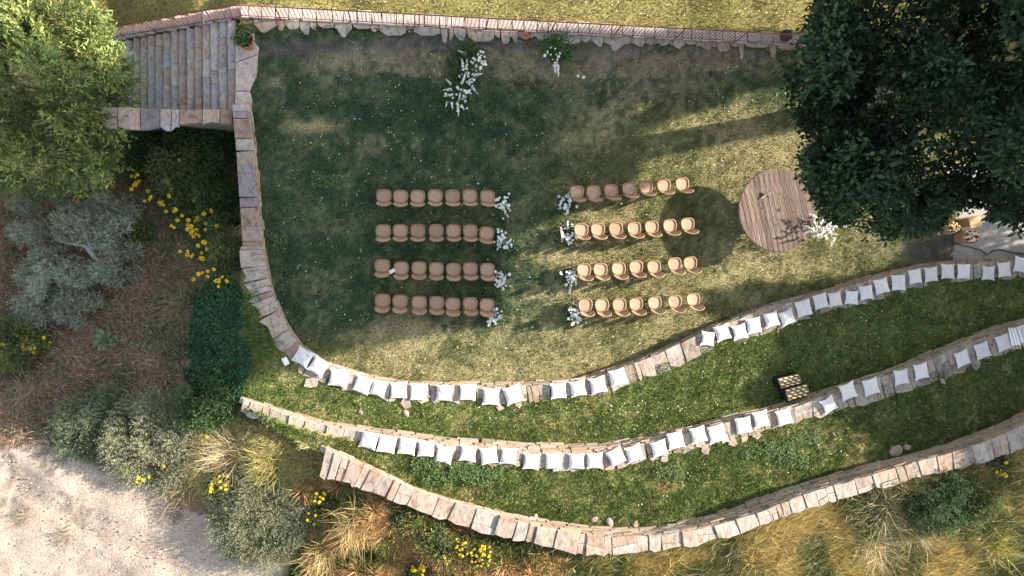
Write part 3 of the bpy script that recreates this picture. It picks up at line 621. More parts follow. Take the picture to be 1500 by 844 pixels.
# ------------------------------------------------------------------ round table
TZ = .95
tA, tB = P(1083, 308, TZ), P(1197, 308, TZ); tr = (tB[0]-tA[0])/2; tc = (tA+tB)/2
tb = thing('round_table', 'large round table of weathered brown planks standing on the lawn', 'table', (tc[0], tc[1], 0))
ang = R(13); npk = 15; wpk = 2*tr/npk
for i in range(npk):
    a, b_ = -tr+i*wpk+.006, -tr+(i+1)*wpk-.006
    def arc(u): return math.sqrt(max(tr*tr-u*u, 0.0004))
    us = [a+(b_-a)*k/3 for k in range(4)]; c = (a+b_)/2
    poly = [(u-c, -arc(u)) for u in us]+[(u-c, arc(u)) for u in us[::-1]]
    o = link('plank', MB().slab(poly, -.045, rr.uniform(-.004, .003), .004).mesh('plank', M['plank']), tb, (math.cos(ang)*c, math.sin(ang)*c, TZ), ang)
link('rim', MB().tube([(tr*math.cos(2*math.pi*k/48), tr*math.sin(2*math.pi*k/48), TZ-.035) for k in range(48)], .02, 6, True).mesh('rim', M['plank']), tb)
link('drum', MB().lathe([(.0, .06), (.55, .06), (.55, TZ-.05), (0, TZ-.05)], 24).mesh('drum', M['plank']), tb)
link('base_disc', MB().lathe([(0, .0), (tr*.62, .0), (tr*.62, .06), (0, .06)], 40).mesh('base_disc', M['plank']), tb)
bm_ = MB().lathe([(0, .006), (.017, .006), (.022, 0), (.022, -.01)], 10).mesh('bolt_head', M['black'])
for a, b_ in ((1142, 284), (1151, 290), (1158, 293), (1163, 311), (1117, 305), (1122, 321), (1133, 318), (1137, 330), (1126, 289)):
    p = P(a, b_, TZ+.004); link('bolt_head', bm_, tb, (p[0]-tc[0], p[1]-tc[1], TZ+.004))
link('spindle_hole', MB().lathe([(0, .002), (.045, .002), (.06, .004), (.062, -.01)], 16).mesh('spindle_hole', M['black']), tb, (0, 0, TZ))
dw = MB().tube([P(1115, 291, TZ+.03), P(1122, 285, TZ+.05), P(1128, 281, TZ+.10), P(1132, 279, TZ+.14)], [.012, .03, .035, .012], 7).tube([P(1126, 282, TZ+.08), P(1129, 287, TZ+.03)], [.02, .01], 6)
tag(link('driftwood', dw.mesh('driftwood', M['bark_grey'], True)), 'small grey twisted piece of driftwood lying on the round plank table', 'driftwood')
# ------------------------------------------------------------------ leaf builders
def unit(a): return a/np.maximum(np.linalg.norm(a, axis=-1, keepdims=True), 1e-6)
def leaf_quads(p, d, l, w_, cols, flat=.5):
    n = len(p); d = unit(d); rn = rng.normal(size=(n, 3)); rn[:, 2] += flat*2; s = unit(np.cross(d, rn))
    l = np.broadcast_to(np.asarray(l), (n,))[:, None]; w_ = np.broadcast_to(np.asarray(w_), (n,))[:, None]
    v = np.stack([p, p+d*l*.45+s*w_*.5, p+d*l, p+d*l*.45-s*w_*.5], 1).reshape(-1, 3)
    return v, np.arange(4*n).reshape(n, 4), np.repeat(cols, 4, 0)
def crown(name, clumps, cen, twigs, lpt, tlen, l, w_, pal, out=1.0, up=.5, spread=.6, leafspread=.7, keep=None, shell=.75, cbr=(.75, 1.2)):
    cen = np.asarray(cen, float); ps = []; ds = []; cs = []
    pal = np.array(pal)
    for (c, r) in clumps:
        c = np.asarray(c, float); o = rng.normal(size=(twigs, 3)); o = unit(o)*r*(shell+(1-shell)*rng.random((twigs, 1)))*np.array([1, 1, .8])
        st_ = c+o*.75; dr = unit(o)*.8+unit(c-cen+1e-3)*out*.6+np.array([0, 0, up])+rng.normal(size=(twigs, 3))*spread; dr = unit(dr)
        tl = tlen*rng.uniform(.5, 1.2, (twigs, 1)); cb = rng.uniform(*cbr)
        mixf = rng.random((twigs, 1)); ct = (pal[0]*(1-mixf)+pal[1]*mixf)*cb
        for k in range(lpt):
            f = (k+.5)/lpt; ps.append(st_+dr*tl*f+rng.normal(size=(twigs, 3))*.01); ds.append(dr+rng.normal(size=(twigs, 3))*leafspread)
            cs.append(ct*rng.uniform(.75, 1.25, (twigs, 1))*(1+.35*(f-.5)))
    p = np.concatenate(ps); d = np.concatenate(ds); c = np.concatenate(cs)
    if keep is not None: m_ = keep(p); p, d, c = p[m_], d[m_], c[m_]
    v, f, cc = leaf_quads(p, d, l*rng.uniform(.7, 1.25, len(p)), w_*rng.uniform(.75, 1.2, len(p)), c)
    return mesh_np(name, v, f, cc, M['leaf'])
def ellip_clumps(c, r, n, cr, zmin=-1.0, surf=.72):
    out = []
    while len(out) < n:
        u = rng.normal(size=3); u /= np.linalg.norm(u)
        if u[2] < zmin: continue
        k = surf+(1-surf)*rng.random()
        if rng.random() < .25: k *= rng.random()**.5
        out.append((np.array(c)+u*np.array(r)*k, cr*rng.uniform(.7, 1.25)))
    return out
def limbs(base, tips, r0, mat, name_root, trunk_to, wob=.15, parent=None, sub='limb', rtip=.02):
    base = Vector(base); tt = Vector(trunk_to)
    pts = [base, base.lerp(tt, .35)+Vector((rr.uniform(-1, 1), rr.uniform(-1, 1), 0))*wob*.5, base.lerp(tt, .7)+Vector((rr.uniform(-1, 1), rr.uniform(-1, 1), 0))*wob*.5, tt]
    link('trunk', MB().tube(pts, [r0*1.25, r0, r0*.85, r0*.7], 9).mesh('trunk', mat, True), parent)
    for tp_ in tips:
        tp_ = Vector(tp_); s = pts[2].lerp(tt, rr.uniform(.2, 1)); mid = s.lerp(tp_, .5)+Vector((rr.uniform(-1, 1), rr.uniform(-1, 1), rr.uniform(-.2, .8)))*wob
        link(sub, MB().tube([s, s.lerp(mid, .5)+Vector((0, 0, wob*.3)), mid, tp_], [r0*.5, r0*.4, r0*.28, rtip], 6).mesh(sub, mat, True), parent)
def tree(name, label, cat, base, group=None):
    return thing(name, label, cat, (0, 0, 0), group=group)
# ground kept in sun: leaves whose shade would land here are cut from crowns
LITP = [[(1175,116),(1060,140),(985,172),(945,208),(940,250),(920,275),(870,300),(800,318),(770,335),(745,365),(735,420),(725,470),(640,482),(560,497),(500,507),(430,520),(400,540),(345,555),(260,598),(180,610),(150,645),(-300,640),(-300,1200),(1700,1200),(1700,735),(1500,740),(1250,735),(1150,765),(1190,690),(1190,645),(1130,610),(1065,590),(1110,540),(1130,480),(1100,462),(1050,440),(1060,420),(1200,415),(1300,400),(1350,380),(1345,345),(1290,330),(1400,270),(1400,128)],
 [(-600,125),(140,125),(185,84),(355,44),(1400,44),(1400,-900),(-600,-900)]]
def lit_ok(p, jit=3):
    g = p-np.array(sdir)[None]*((p[:, 2]-.15)/sdir[2])[:, None]; q = g-np.array([0, 0, H]); dep = q@cd_; x = CX+F*(q@cx_)/dep+rng.normal(size=len(p))*jit; y = CY-F*(q@cy_)/dep+rng.normal(size=len(p))*jit*.5
    x = x+(vnoise(p[:, 0], p[:, 2], .9, 60)-.5)*30; y = y+(vnoise(p[:, 1], p[:, 2], .9, 61)-.5)*10*(y > 60)
    return ~(inpoly(x, y, LITP[0]) | inpoly(x, y, LITP[1]))
# big dark tree, upper right
bx, by = P(1252, 152, 0)[:2]
outline = [(1188,-200),(1190,0),(1184,55),(1160,85),(1143,105),(1138,150),(1158,175),(1160,225),(1172,262),(1195,290),(1222,330),(1262,342),(1300,352),(1345,372),(1368,362),(1374,345),(1384,300),(1444,296),(1452,330),(1462,322),(1478,335),(1492,350),(1515,330),(4000,300),(4000,-3000),(1188,-3000)]
def keep_big(p):
    q = p-np.array([0, 0, H]); dep = q@cd_; x = CX+F*(q@cx_)/dep; y = CY-F*(q@cy_)/dep
    return inpoly(x+rng.normal(size=len(p))*4+(vnoise(p[:, 0], p[:, 1], .5, 70)-.5)*26, y+rng.normal(size=len(p))*4+(vnoise(p[:, 0], p[:, 1], .5, 71)-.5)*26, outline) & (lit_ok(p) | (rng.random(len(p)) < .003))
T1C = np.array([bx+.1, by-.1, 7.0])
bt = thing('broadleaf_tree', 'large dark green broadleaf tree with dense crown over the lawn corner', 'tree')
cl = [c for c in ellip_clumps(T1C, (6.2, 5.3, 3.6), 330, .68, zmin=-.75)]
for k in range(20):  # squarer south and west shoulders
    cl.append((np.array([bx-4.6+rng.uniform(-.4, .6), by-3.6+rng.uniform(-.7, .7), 6.2+rng.uniform(-1.3, 1.5)]), .8))
    cl.append((np.array([bx-2.6+rng.uniform(-1, 3.5), by-4.7+rng.uniform(-.4, .5), 6.2+rng.uniform(-1.2, 1.5)]), .8))
    cl.append((np.array([bx-4.9+rng.uniform(-.4, .6), by+2.8+rng.uniform(-1.2, 1.2), 7.0+rng.uniform(-1.0, 1.5)]), .8))
cl = [c for c in cl if c[0][2] > 3.9+.1*(c[0][0]-bx)]
link('crown', crown('broadleaf_crown', cl, T1C, 105, 5, .42, .15, .085, [(.018, .038, .022), (.048, .078, .038)], up=.25, cbr=(.4, 1.7), keep=keep_big), bt)
limbs((bx, by, -.1), [T1C+np.array(v) for v in ((-4, -1, 0), (-3, 3, 1), (2, 4, 1), (4, 0, .5), (2.5, -3.5, 0), (-2, -3.5, 0), (0, .5, 2.5), (-4, 1.5, 1))], .27, M['bark'], 'x', (bx, by, 4.6), .4, bt)
# trees standing outside the frame to the east: their shade lies across the place; the last is added
def far_tree(label, base, c, r, n, cr, r0, trunk_to, group=None):
    t_ = thing('broadleaf_tree', label, 'tree')
    link('crown', crown('tree_crown', ellip_clumps(c, r, n, cr), c, 60, 4, .5, .30, .18, [(.03, .055, .026), (.05, .08, .035)], up=.3, keep=lit_ok), t_)
    limbs(base, [np.array(c)+np.array(r)*np.array(v) for v in ((-.7, 0, 0), (.7, 0, .1), (0, .7, 0), (0, -.7, 0), (0, 0, .6))], r0, M['bark'], 'x', trunk_to, .3, t_)
far_tree('tall bare stemmed tree with high crown behind the large dark tree', (28, 8.75, -.1), (28, 10.5, 14.2), (6.5, 6, 4.2), 190, 1.3, .22, (28, 8.75, 11))
far_tree('low spreading tree beyond the far corner of the lawn', (25.5, 11, -.1), (25.5, 10.8, 5.2), (3.8, 4, 3.4), 130, .9, .2, (25.5, 11, 3))
far_tree('rounded tree beyond the right ends of the cushioned walls', (29, -.5, .3), (29, -.5, 5.3), (4.6, 4.6, 4.4), 190, 1.0, .2, (29, -.5, 2.6))
far_tree('added unseen tree southeast of the terraces, dimming their sky light', (33, -8, .5), (33, -8, 7.5), (5.5, 6, 5.5), 150, 1.3, .3, (33, -8, 4))  # unseen tree added to block sky light over the terraces
# feathery tree, upper left
lc = P(62, 140, -.2); fb = P(90, 180, -2.7)
ft = thing('feathery_tree', 'bright green feathery tree at the upper left beside the staircase', 'tree')
cl = ellip_clumps(lc, (2.35, 2.85, 1.9), 135, .36, zmin=-.35)
extra_ = [(P(a, b_, z), .4) for a, b_, z in ((35,45,.7),(60,55,.8),(20,70,.6),(45,70,.8),(80,60,.7),(30,25,.6),(10,40,.5),(140,60,.2),(150,105,-.2),(145,150,-.6),(160,125,-.9),(150,200,-.8),(120,235,-.6),(70,250,-.4),(20,250,-.3),(120,20,.6),(80,5,.9),(130,45,.5),(155,90,-.3),(60,270,-1.2),(20,275,-1.3),(165,140,-1.2),(140,235,-1.5))]
link('crown', crown('feathery_crown', cl+extra_, lc, 40, 12, .55, .15, .032, [(.08, .15, .05), (.32, .34, .115)], up=.6, spread=.3, leafspread=.55, shell=.9, cbr=(.45, 1.45)), ft)
limbs(fb-np.array([0, 0, .2]), [lc+np.array(v) for v in ((-1.5, 0, .2), (1.3, .5, 0), (.3, 1.6, .4), (.4, -1.6, .2), (0, 0, 1))], .13, M['bark'], 'x', lc-np.array([0, 0, 1.2]), .2, ft)
# silver olive shrubs
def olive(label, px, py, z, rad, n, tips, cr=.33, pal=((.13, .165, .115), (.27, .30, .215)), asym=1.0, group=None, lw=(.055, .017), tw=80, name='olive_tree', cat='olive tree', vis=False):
    c = P(px, py, -.5); t_ = thing(name, label, cat, group=group)
    for _ in range(3): gz = float(z_ground(np.array([c[0]]), np.array([c[1]]))[0]); c = P(px, py, gz+rad*.18)
    cl = ellip_clumps(c, (rad, rad*asym, rad*.19), n, cr, zmin=-.3)
    link('crown', crown(name+'_crown', cl, c, tw, 8, .24, lw[0], lw[1], pal, up=.4, spread=.5, leafspread=.7), t_)
    limbs((c[0], c[1], gz-.1), [c+np.array(v)*rad for v in ((-.7, 0, .1), (.7, .2, .1), (.1, .7, .1), (.2, -.7, .1), (-.4, .5, .3))], .06, M['bark_grey'], 'x', c-np.array([0, 0, rad*.35]), .12, t_)
    return t_
ot = thing('olive_tree', 'silver green olive tree with bare grey limbs showing in the dark garden', 'olive tree')
cl = []
for a, b_, z, r_, n in ((48,335,-.9,.75,12),(75,400,-.7,1.0,20),(110,335,-.5,.75,11),(130,410,-.6,1.0,18),(160,345,-.7,.85,13),(175,385,-.8,.9,13),(60,440,-1.0,.9,13),(110,445,-.9,.8,10),(180,315,-1.0,.5,5),(40,300,-1.1,.3,2),(95,285,-1.2,.35,3),(150,305,-1.0,.5,5)):
    cl += ellip_clumps(P(a, b_, z), (r_*.75, r_*.75, r_*.45), n, .25, zmin=-.4)
link('crown', crown('olive_crown', cl, P(110, 375, -1.2), 95, 8, .24, .06, .017, [(.16, .195, .135), (.40, .43, .33)], up=.8, spread=.5, leafspread=.7), ot)
lm = lambda pts, r0: link('limb', MB().tube([P(a, b_, z) for a, b_, z in pts], [r0*(1-.6*i/(len(pts)-1)) for i in range(len(pts))], 7).mesh('limb', M['bark_grey'], True), ot)
link('trunk', MB().tube([P(160, 385, -2.8), P(157, 384, -1.6), P(150, 385, -.75)], [.14, .11, .1], 8).mesh('trunk', M['bark_grey'], True), ot)
lm([(150,385,-.75),(138,377,-.5),(125,360,-.4),(105,357,-.5),(88,354,-.6)], .085); lm([(138,377,-.5),(125,345,-.35),(118,325,-.4)], .06); lm([(150,385,-.75),(165,370,-.5),(161,350,-.5)], .06); lm([(150,385,-.75),(140,400,-.6),(120,420,-.7)], .06); lm([(88,354,-.6),(70,330,-.9),(62,320,-1)], .04)
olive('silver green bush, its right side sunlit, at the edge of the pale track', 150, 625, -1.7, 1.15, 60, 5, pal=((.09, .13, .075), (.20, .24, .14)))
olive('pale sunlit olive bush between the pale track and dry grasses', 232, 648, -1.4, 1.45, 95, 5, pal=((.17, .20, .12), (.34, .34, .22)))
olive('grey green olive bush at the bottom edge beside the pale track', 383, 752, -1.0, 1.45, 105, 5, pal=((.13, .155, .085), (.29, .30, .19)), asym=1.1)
# leafy garden plants (dark green) by the garden wall and parapet
def bush(label, px, py, z, rad, n, pal, l=.09, w_=.03, cat='shrub', name='leafy_shrub', tw=55, h=.55, up=.9, group=None, lpt=6):
    c = P(px, py, -.5)
    for _ in range(3): gz = float(z_ground(np.array([c[0]]), np.array([c[1]]))[0]); c = P(px, py, gz+rad*h*.6)
    t_ = thing(name, label, cat, group=group); cl = ellip_clumps(c, (rad, rad, rad*h), n, rad*.35, zmin=-.2)
    link('foliage', crown(name+'_foliage', cl, c, tw, lpt, .28, l, w_, pal, up=up, spread=.6, leafspread=.8), t_)
    link('stems', MB().tube([(c[0], c[1], gz-.05), (c[0]+.05, c[1], c[2])], [.03, .015], 5).tube([(c[0]+.06, c[1], gz-.05), (c[0]+rad*.4, c[1]+.1, c[2])], [.02, .01], 5).mesh('stems', M['bark']), t_)
    return c
dk = [(.035, .068, .028), (.095, .15, .055)]; md = [(.07, .10, .035), (.17, .20, .07)]
bushes = [(225,215,-2,.75,26,dk,'dark leafy shrub directly below the parapet wall, near the feathery tree'),(280,205,-1.8,.75,26,dk,'dark leafy shrub in the corner of parapet and garden wall'),(325,215,-1.6,.5,16,dk,'narrow dark shrub squeezed against the top of the garden wall'),(260,250,-2,.8,24,md,'mid green weedy shrub above the yellow flowers'),(310,265,-1.6,.7,24,dk,'dark shrub beside the garden wall, level with the front chairs'),(325,320,-1.0,.55,18,dk,'green shrub against the garden wall, level with the second chair row'),(290,300,-1.4,.6,18,md,'green shrub overhung by yellow blossoms left of the garden wall'),(335,375,-.3,.45,14,md,'small leafy shrub where the garden wall becomes flagstones'),(190,232,-2.3,.6,15,md,'sprawling weed under the feathery tree, right of its crown'),(210,330,-2.2,.5,10,md,'thin straggly weed right of the olive tree'),(30,505,-2.7,.8,20,md,'sprawling green weed with yellow blossoms at the left edge'),(318,594,.2,.42,13,dk,'dark green bush at the left tip of the middle bench wall'),(300,590,-.5,.7,20,dk,'dark green bush above the pale sunlit olive bush'),(600,765,.9,.35,8,md,'green weed clump among dry grasses below the outermost wall'),(585,750,1.0,.3,7,dk,'dark green weed right beneath the outermost wall tip'),(640,790,.9,.42,10,md,'green bush with yellow flowers right of the dry grasses'),(1370,735,1.5,.95,30,dk,'dark green tussock in the sunlit wild grass at lower right'),(1430,720,1.6,.8,20,md,'mid green tussock beneath the right end of the outermost wall')]
for a, b_, z, r_, n, pal, lb in bushes: bush(lb, a, b_, z, r_, n, pal, group=None)
# dense small leaved ground cover between garden and terrace
def blades(name, poly_px, zfun, n, l, w_, pal, lean, jitter, mat='grass', accept=None, ztop=None, curve=0.0):
    pts = np.array(poly_px, float); mn, mx = pts.min(0), pts.max(0); out = np.zeros((0, 2))
    while len(out) < n:
        c = rng.uniform(mn, mx, (n, 2)); c = c[inpoly(c[:, 0], c[:, 1], poly_px)]; out = np.vstack([out, c])
    return out[:n]
def px_scatter(poly, n, z0=0.0):
    """random ground points whose picture position falls in poly: iterates for the true ground height"""
    pts = np.array(poly, float); mn, mx = pts.min(0), pts.max(0); out = np.zeros((0, 2))
    while len(out) < n:
        c = rng.uniform(mn, mx, (n+16, 2)); c = c[inpoly(c[:, 0], c[:, 1], poly)]; out = np.vstack([out, c])
    out = out[:n]; z = np.full(n, z0)
    dx = (out[:, 0]-CX)/F; dy = (CY-out[:, 1])/F
    for _ in range(3):
        d = dx[:, None]*cx_+dy[:, None]*cy_+cd_; t_ = (z-H)/d[:, 2]; x = d[:, 0]*t_; y = d[:, 1]*t_; z = z_ground(x, y)
    return np.stack([x, y, z], 1)
def blade_mesh(name, p, l, w_, cols, lean=(0, 0), spread=.5, up=1.0, seg=1):
    n = len(p); ln_ = np.broadcast_to(np.asarray(lean, float), (n, 2)); d = np.concatenate([ln_, np.full((n, 1), up)], 1)+rng.normal(size=(n, 3))*np.array([spread, spread, .15]); d = unit(d); a = rng.uniform(0, 2*np.pi, n)
    s = np.stack([np.cos(a), np.sin(a), a*0], 1)*(w_*rng.uniform(.7, 1.3, n)/2)[:, None]; l = l*rng.uniform(.6, 1.4, n)[:, None] if not hasattr(l, 'shape') else l[:, None]
    if seg == 1:
        v = np.stack([p-s, p+s, p+d*l], 1).reshape(-1, 3); f = np.arange(3*n).reshape(n, 3); return mesh_np(name, v, f, np.repeat(cols, 3, 0), M['grass'])
    hd = d.copy(); hd[:, 2] *= .25; hd = unit(hd); m_ = p+d*l*.55; tp_ = m_+unit(d*.45+hd*.75)*l*.5
    v = np.stack([p-s, p+s, m_+s*.8, m_-s*.8, tp_+s*.25, tp_-s*.25], 1).reshape(-1, 3); b0 = np.arange(n)[:, None]*6
    f = np.concatenate([b0+np.array([0, 1, 2, 3]), b0+np.array([3, 2, 4, 5])]); return mesh_np(name, v, f, np.repeat(cols, 6, 0), M['grass'])
def pcol(pal, n, v=.3):
    pal = np.array(pal); f = rng.random((n, 1)); return (pal[0]*(1-f)+pal[1]*f)*rng.uniform(1-v, 1+v, (n, 1))
def stuff(name, mesh): o = link(name, mesh); o['kind'] = 'stuff'; return o
gc = px_scatter([(290,425),(330,400),(352,425),(365,480),(368,530),(352,590),(305,605),(285,570),(272,545),(280,500),(285,460)], 15000); gk = vnoise(gc[:, 0], gc[:, 1], .5, 77)+.5*vnoise(gc[:, 0], gc[:, 1], .15, 78); gq = np.abs((gc-np.array(P(315, 505, -.4)))@np.array([1, .2, 0])); gc = gc[gk > .30+.30*gq]
gc[:, 2] += .10+.25*rng.random(len(gc))*vnoise(gc[:, 0], gc[:, 1], .5, 30)
v, f, cc = leaf_quads(gc, rng.normal(size=(len(gc), 3))*np.array([1, 1, .3]), .085, .062, pcol([(.014, .045, .022), (.06, .13, .055)], len(gc), .5), 1.2)
tag(stuff('ground_cover', mesh_np('ground_cover', v, f, cc, M['leaf'])), 'dense dark green small leaved ground cover left of the flagstones', 'ground cover')
# clover and weeds hugging the walls
cw_ = np.vstack([px_scatter([(a-22, b_-9), (a+22, b_-9), (a+22, b_+10), (a-22, b_+10)], n) for a, b_, n in ((625,678,500),(680,690,900),(640,700,300),(715,692,500),(1140,655,700),(1160,675,700),(1110,660,300),(980,690,300),(1180,640,300),(480,265,250),(400,350,150),(375,610,300),(700,700,300))])
cw_[:, 2] += .03+.10*rng.random(len(cw_)); v, f, cc = leaf_quads(cw_, rng.normal(size=(len(cw_), 3))*np.array([1, 1, .2]), .06, .05, pcol([(.06, .11, .035), (.15, .21, .08)], len(cw_)), 1.5)
tag(stuff('clover_patches', mesh_np('clover_patches', v, f, cc, M['leaf'])), 'broad leaved clover and weeds growing along the foot of the bench walls', 'weeds')
# ------------------------------------------------------------------ grass blades over the lawns
def lawn_grass(name, k, n, l, w_, lab, dark=1.0):
    o_ = bpy.data.objects[name]; m_ = o_.data; 
    fs = quads[qr == k]; c = VV[fs].mean(1); vis = (c[:, 0] > -16) & (c[:, 0] < 23.5) & (c[:, 1] > -11.5) & (c[:, 1] < 11.5)
    fs = fs[vis]; c = VV[fs]; area = np.abs((c[:, 1, 0]-c[:, 0, 0])*(c[:, 3, 1]-c[:, 0, 1])); i = rng.choice(len(fs), n, p=area/area.sum())
    a, b_ = rng.random((2, n, 1)); q = c[i]; p = q[:, 0]*(1-a)*(1-b_)+q[:, 1]*a*(1-b_)+q[:, 2]*a*b_+q[:, 3]*(1-a)*b_
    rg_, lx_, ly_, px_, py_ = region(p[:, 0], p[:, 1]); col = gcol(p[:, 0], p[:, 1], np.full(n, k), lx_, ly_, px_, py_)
    dens = np.ones(n)
    if k == 0:
        bare = sum(gauss(lx_, ly_, q_)*q_[4] for q_ in BARE); dens = rng.random(n) > np.clip(bare*1.1, 0, .93)
        p, col = p[dens], col[dens]
    n = len(p); hue = rng.random((n, 1)); col = col*rng.uniform(.5, 1.75, (n, 1))*(1+np.array([.25, .05, -.2])*(hue-.5)*1.2)
    col = col*(.45+1.1*vnoise(p[:, 0], p[:, 1], .065, 90)[:, None]); hi = rng.random(n) < .08; col[hi] = col[hi]*.3+np.array([.30, .27, .14])*.7
    lg = l*(.6+.8*vnoise(p[:, 0], p[:, 1], .4, 33))*rng.uniform(.6, 1.4, n)
    o = stuff(name.replace('_terrace', '')+'_blades', blade_mesh(name+'_blades', p, lg, w_, col, spread=.75)); tag(o, lab, 'grass')
lawn_grass('lawn', 0, 330000, .045, .022, 'short mown grass covering the main lawn')
lawn_grass('lower_grass_terrace', 1, 130000, .06, .026, 'greener short grass on the first terrace between two bench walls')
lawn_grass('upper_grass_terrace', 2, 130000, .065, .028, 'greener short grass on the outer terrace strip')
lawn_grass('field', 6, 60000, .06, .03, 'sunlit yellowish grass beyond the iron fence')
# fallen leaves
fl = np.vstack([px_scatter([(385,60),(1150,60),(1180,260),(1340,380),(1000,495),(840,550),(560,550),(450,505),(400,430)], 1000), px_scatter([(1020,540),(1190,450),(1500,415),(1500,470),(1300,545),(1000,625),(900,640),(880,590)], 420), px_scatter([(400,0),(1180,0),(1180,25),(400,38)], 300), px_scatter([(560,560),(900,590),(880,640),(500,600)], 120), px_scatter([(1000,680),(1300,585),(1480,530),(1480,600),(1200,690),(900,760)], 200)])
n = len(fl); fl[:, 2] += .035+.02*rng.random(n); pal = np.array([(.62, .55, .30), (.70, .62, .42), (.72, .70, .60), (.50, .36, .16), (.55, .50, .20)]); c = pal[rng.integers(0, 5, n)]
v, f, cc = leaf_quads(fl, rng.normal(size=(n, 3))*np.array([1, 1, .12]), rng.uniform(.03, .10, n)*rng.random(n)**.5, rng.uniform(.02, .05, n), c, 3)
tag(stuff('fallen_leaves', mesh_np('fallen_leaves', v, f, cc, M['leaf'])), 'small pale yellow fallen leaves sprinkled over the grass', 'leaves')
# ------------------------------------------------------------------ wild grass and dry scrub
mp_ = [(700,820),(760,800),(830,812),(900,812),(1000,805),(1070,788),(1150,761),(1220,737),(1290,706),(1350,690),(1420,683),(1500,655),(1540,660),(1540,880),(640,880)]
g = px_scatter(mp_, 85000, 1.2); n = len(g); nn = .6*vnoise(g[:, 0], g[:, 1], .9, 40)+.4*vnoise(g[:, 0], g[:, 1], .35, 46); n2_ = vnoise(g[:, 0], g[:, 1], .3, 41)
lx_ = CX+F*((g-np.array([0, 0, H]))@cx_)/((g-np.array([0, 0, H]))@cd_)
near = sst(.35, .62, nn); c = np.array([(.12, .15, .045)])*(1-near[:, None])+np.array([(.56, .43, .15)])*near[:, None]; c = c*rng.uniform(.35, 1.5, (n, 1)); c[rng.random(n) < .10] = (.70, .62, .36)
o = stuff('wild_grass', blade_mesh('wild_grass', g, (.26+.38*n2_)*rng.uniform(.6, 1.4, n), .02, c, lean=np.stack([.60+.5*(nn-.5), .42+.9*(vnoise(g[:, 0], g[:, 1], 1.4, 45)-.5)], 1), spread=.34, up=.5, seg=2)); tag(o, 'long windswept golden wild grass at the lower right edge', 'grass')
dp = [(430,700),(470,697),(520,712),(580,734),(640,755),(700,776),(760,790),(830,812),(830,880),(400,880),(440,800),(455,740)]
g = px_scatter(dp, 42000, .8); n = len(g); nn = vnoise(g[:, 0], g[:, 1], .7, 42); c = pcol([(.24, .15, .08), (.60, .44, .23)], n, .4); c[nn < .34] *= np.array([.42, .62, .45])
hub = g[rng.choice(n, 170)]; nr = np.argmin(((g[:, None, :2]-hub[None, :, :2])**2).sum(2), 1); off = g[:, :2]-hub[nr][:, :2]; hc = rng.random((170, 1))
c = c*(.55+.8*hc[nr])*np.where(hc[nr] < .22, np.array([[.5, .8, .45]]), np.array([[1.1, 1.0, .85]]))
o = stuff('dry_scrub', blade_mesh('dry_scrub', g-np.concatenate([off*.55, off[:, :1]*0], 1), (.2+.3*hc[nr][:, 0])*rng.uniform(.6, 1.3, n), .019, c, lean=off*2.2, spread=.35, up=.6, seg=2)); tag(o, 'tangled brown dry scrub below the outermost stone wall', 'scrub')
dp = [(295,610),(350,612),(400,632),(455,652),(470,690),(440,720),(430,760),(370,730),(300,720),(270,690)]
g = px_scatter(dp, 20000, .0); n = len(g); c = pcol([(.26, .25, .08), (.62, .54, .26)], n, .4)
o = stuff('dry_grass_bank', blade_mesh('dry_grass_bank', g, .28*rng.uniform(.5, 1.3, n), .015, c, lean=(-.3, -.1), spread=.5, up=.5, seg=2)); tag(o, 'pale straw coloured grass bank between the olive bushes and the wall ends', 'grass')
dp = [(0,300),(60,290),(200,265),(345,200),(345,400),(290,430),(270,540),(300,600),(220,600),(130,590),(90,650),(0,655)]
g = px_scatter(dp, 38000, -2.5); n = len(g); nn = vnoise(g[:, 0], g[:, 1], .8, 43)
pxg = CX+F*((g-np.array([0, 0, H]))@cx_)/((g-np.array([0, 0, H]))@cd_)
c = pcol([(.13, .072, .048), (.42, .28, .19)], n, .5); gm = rng.random(n) < np.clip((pxg-150)/150, .08, .8)*sst(.35, .6, nn); c[gm] = pcol([(.045, .075, .03), (.11, .14, .06)], gm.sum())
c[rng.random(n) < .07] = (.50, .44, .34)
o = stuff('garden_undergrowth', blade_mesh('garden_undergrowth', g, .19*rng.uniform(.4, 1.7, n), .021, c, spread=1.2, up=.35, seg=2)); tag(o, 'brown twiggy undergrowth and thin weeds over the garden soil', 'undergrowth')
def tuft(label, px, py, z, n, l, pal, lean=(0, 0), spread=.8, w_=.014, up=.6, name='grass_tuft', cat='grass tuft', r0=.15):
    c = P(px, py, z); gz = float(z_ground(np.array([c[0]]), np.array([c[1]]))[0]); c = P(px, py, gz)
    p = c+rng.normal(size=(n, 3))*np.array([r0, r0, 0]); p[:, 2] = gz-.01
    tag(link(name, blade_mesh(name, p, l*rng.uniform(.5, 1.25, n), w_, pcol(pal, n), lean=lean, spread=spread, up=up, seg=2)), label, cat)
st_ = [(.42, .34, .19), (.62, .52, .33)]; dg = [(.05, .08, .025), (.11, .15, .05)]
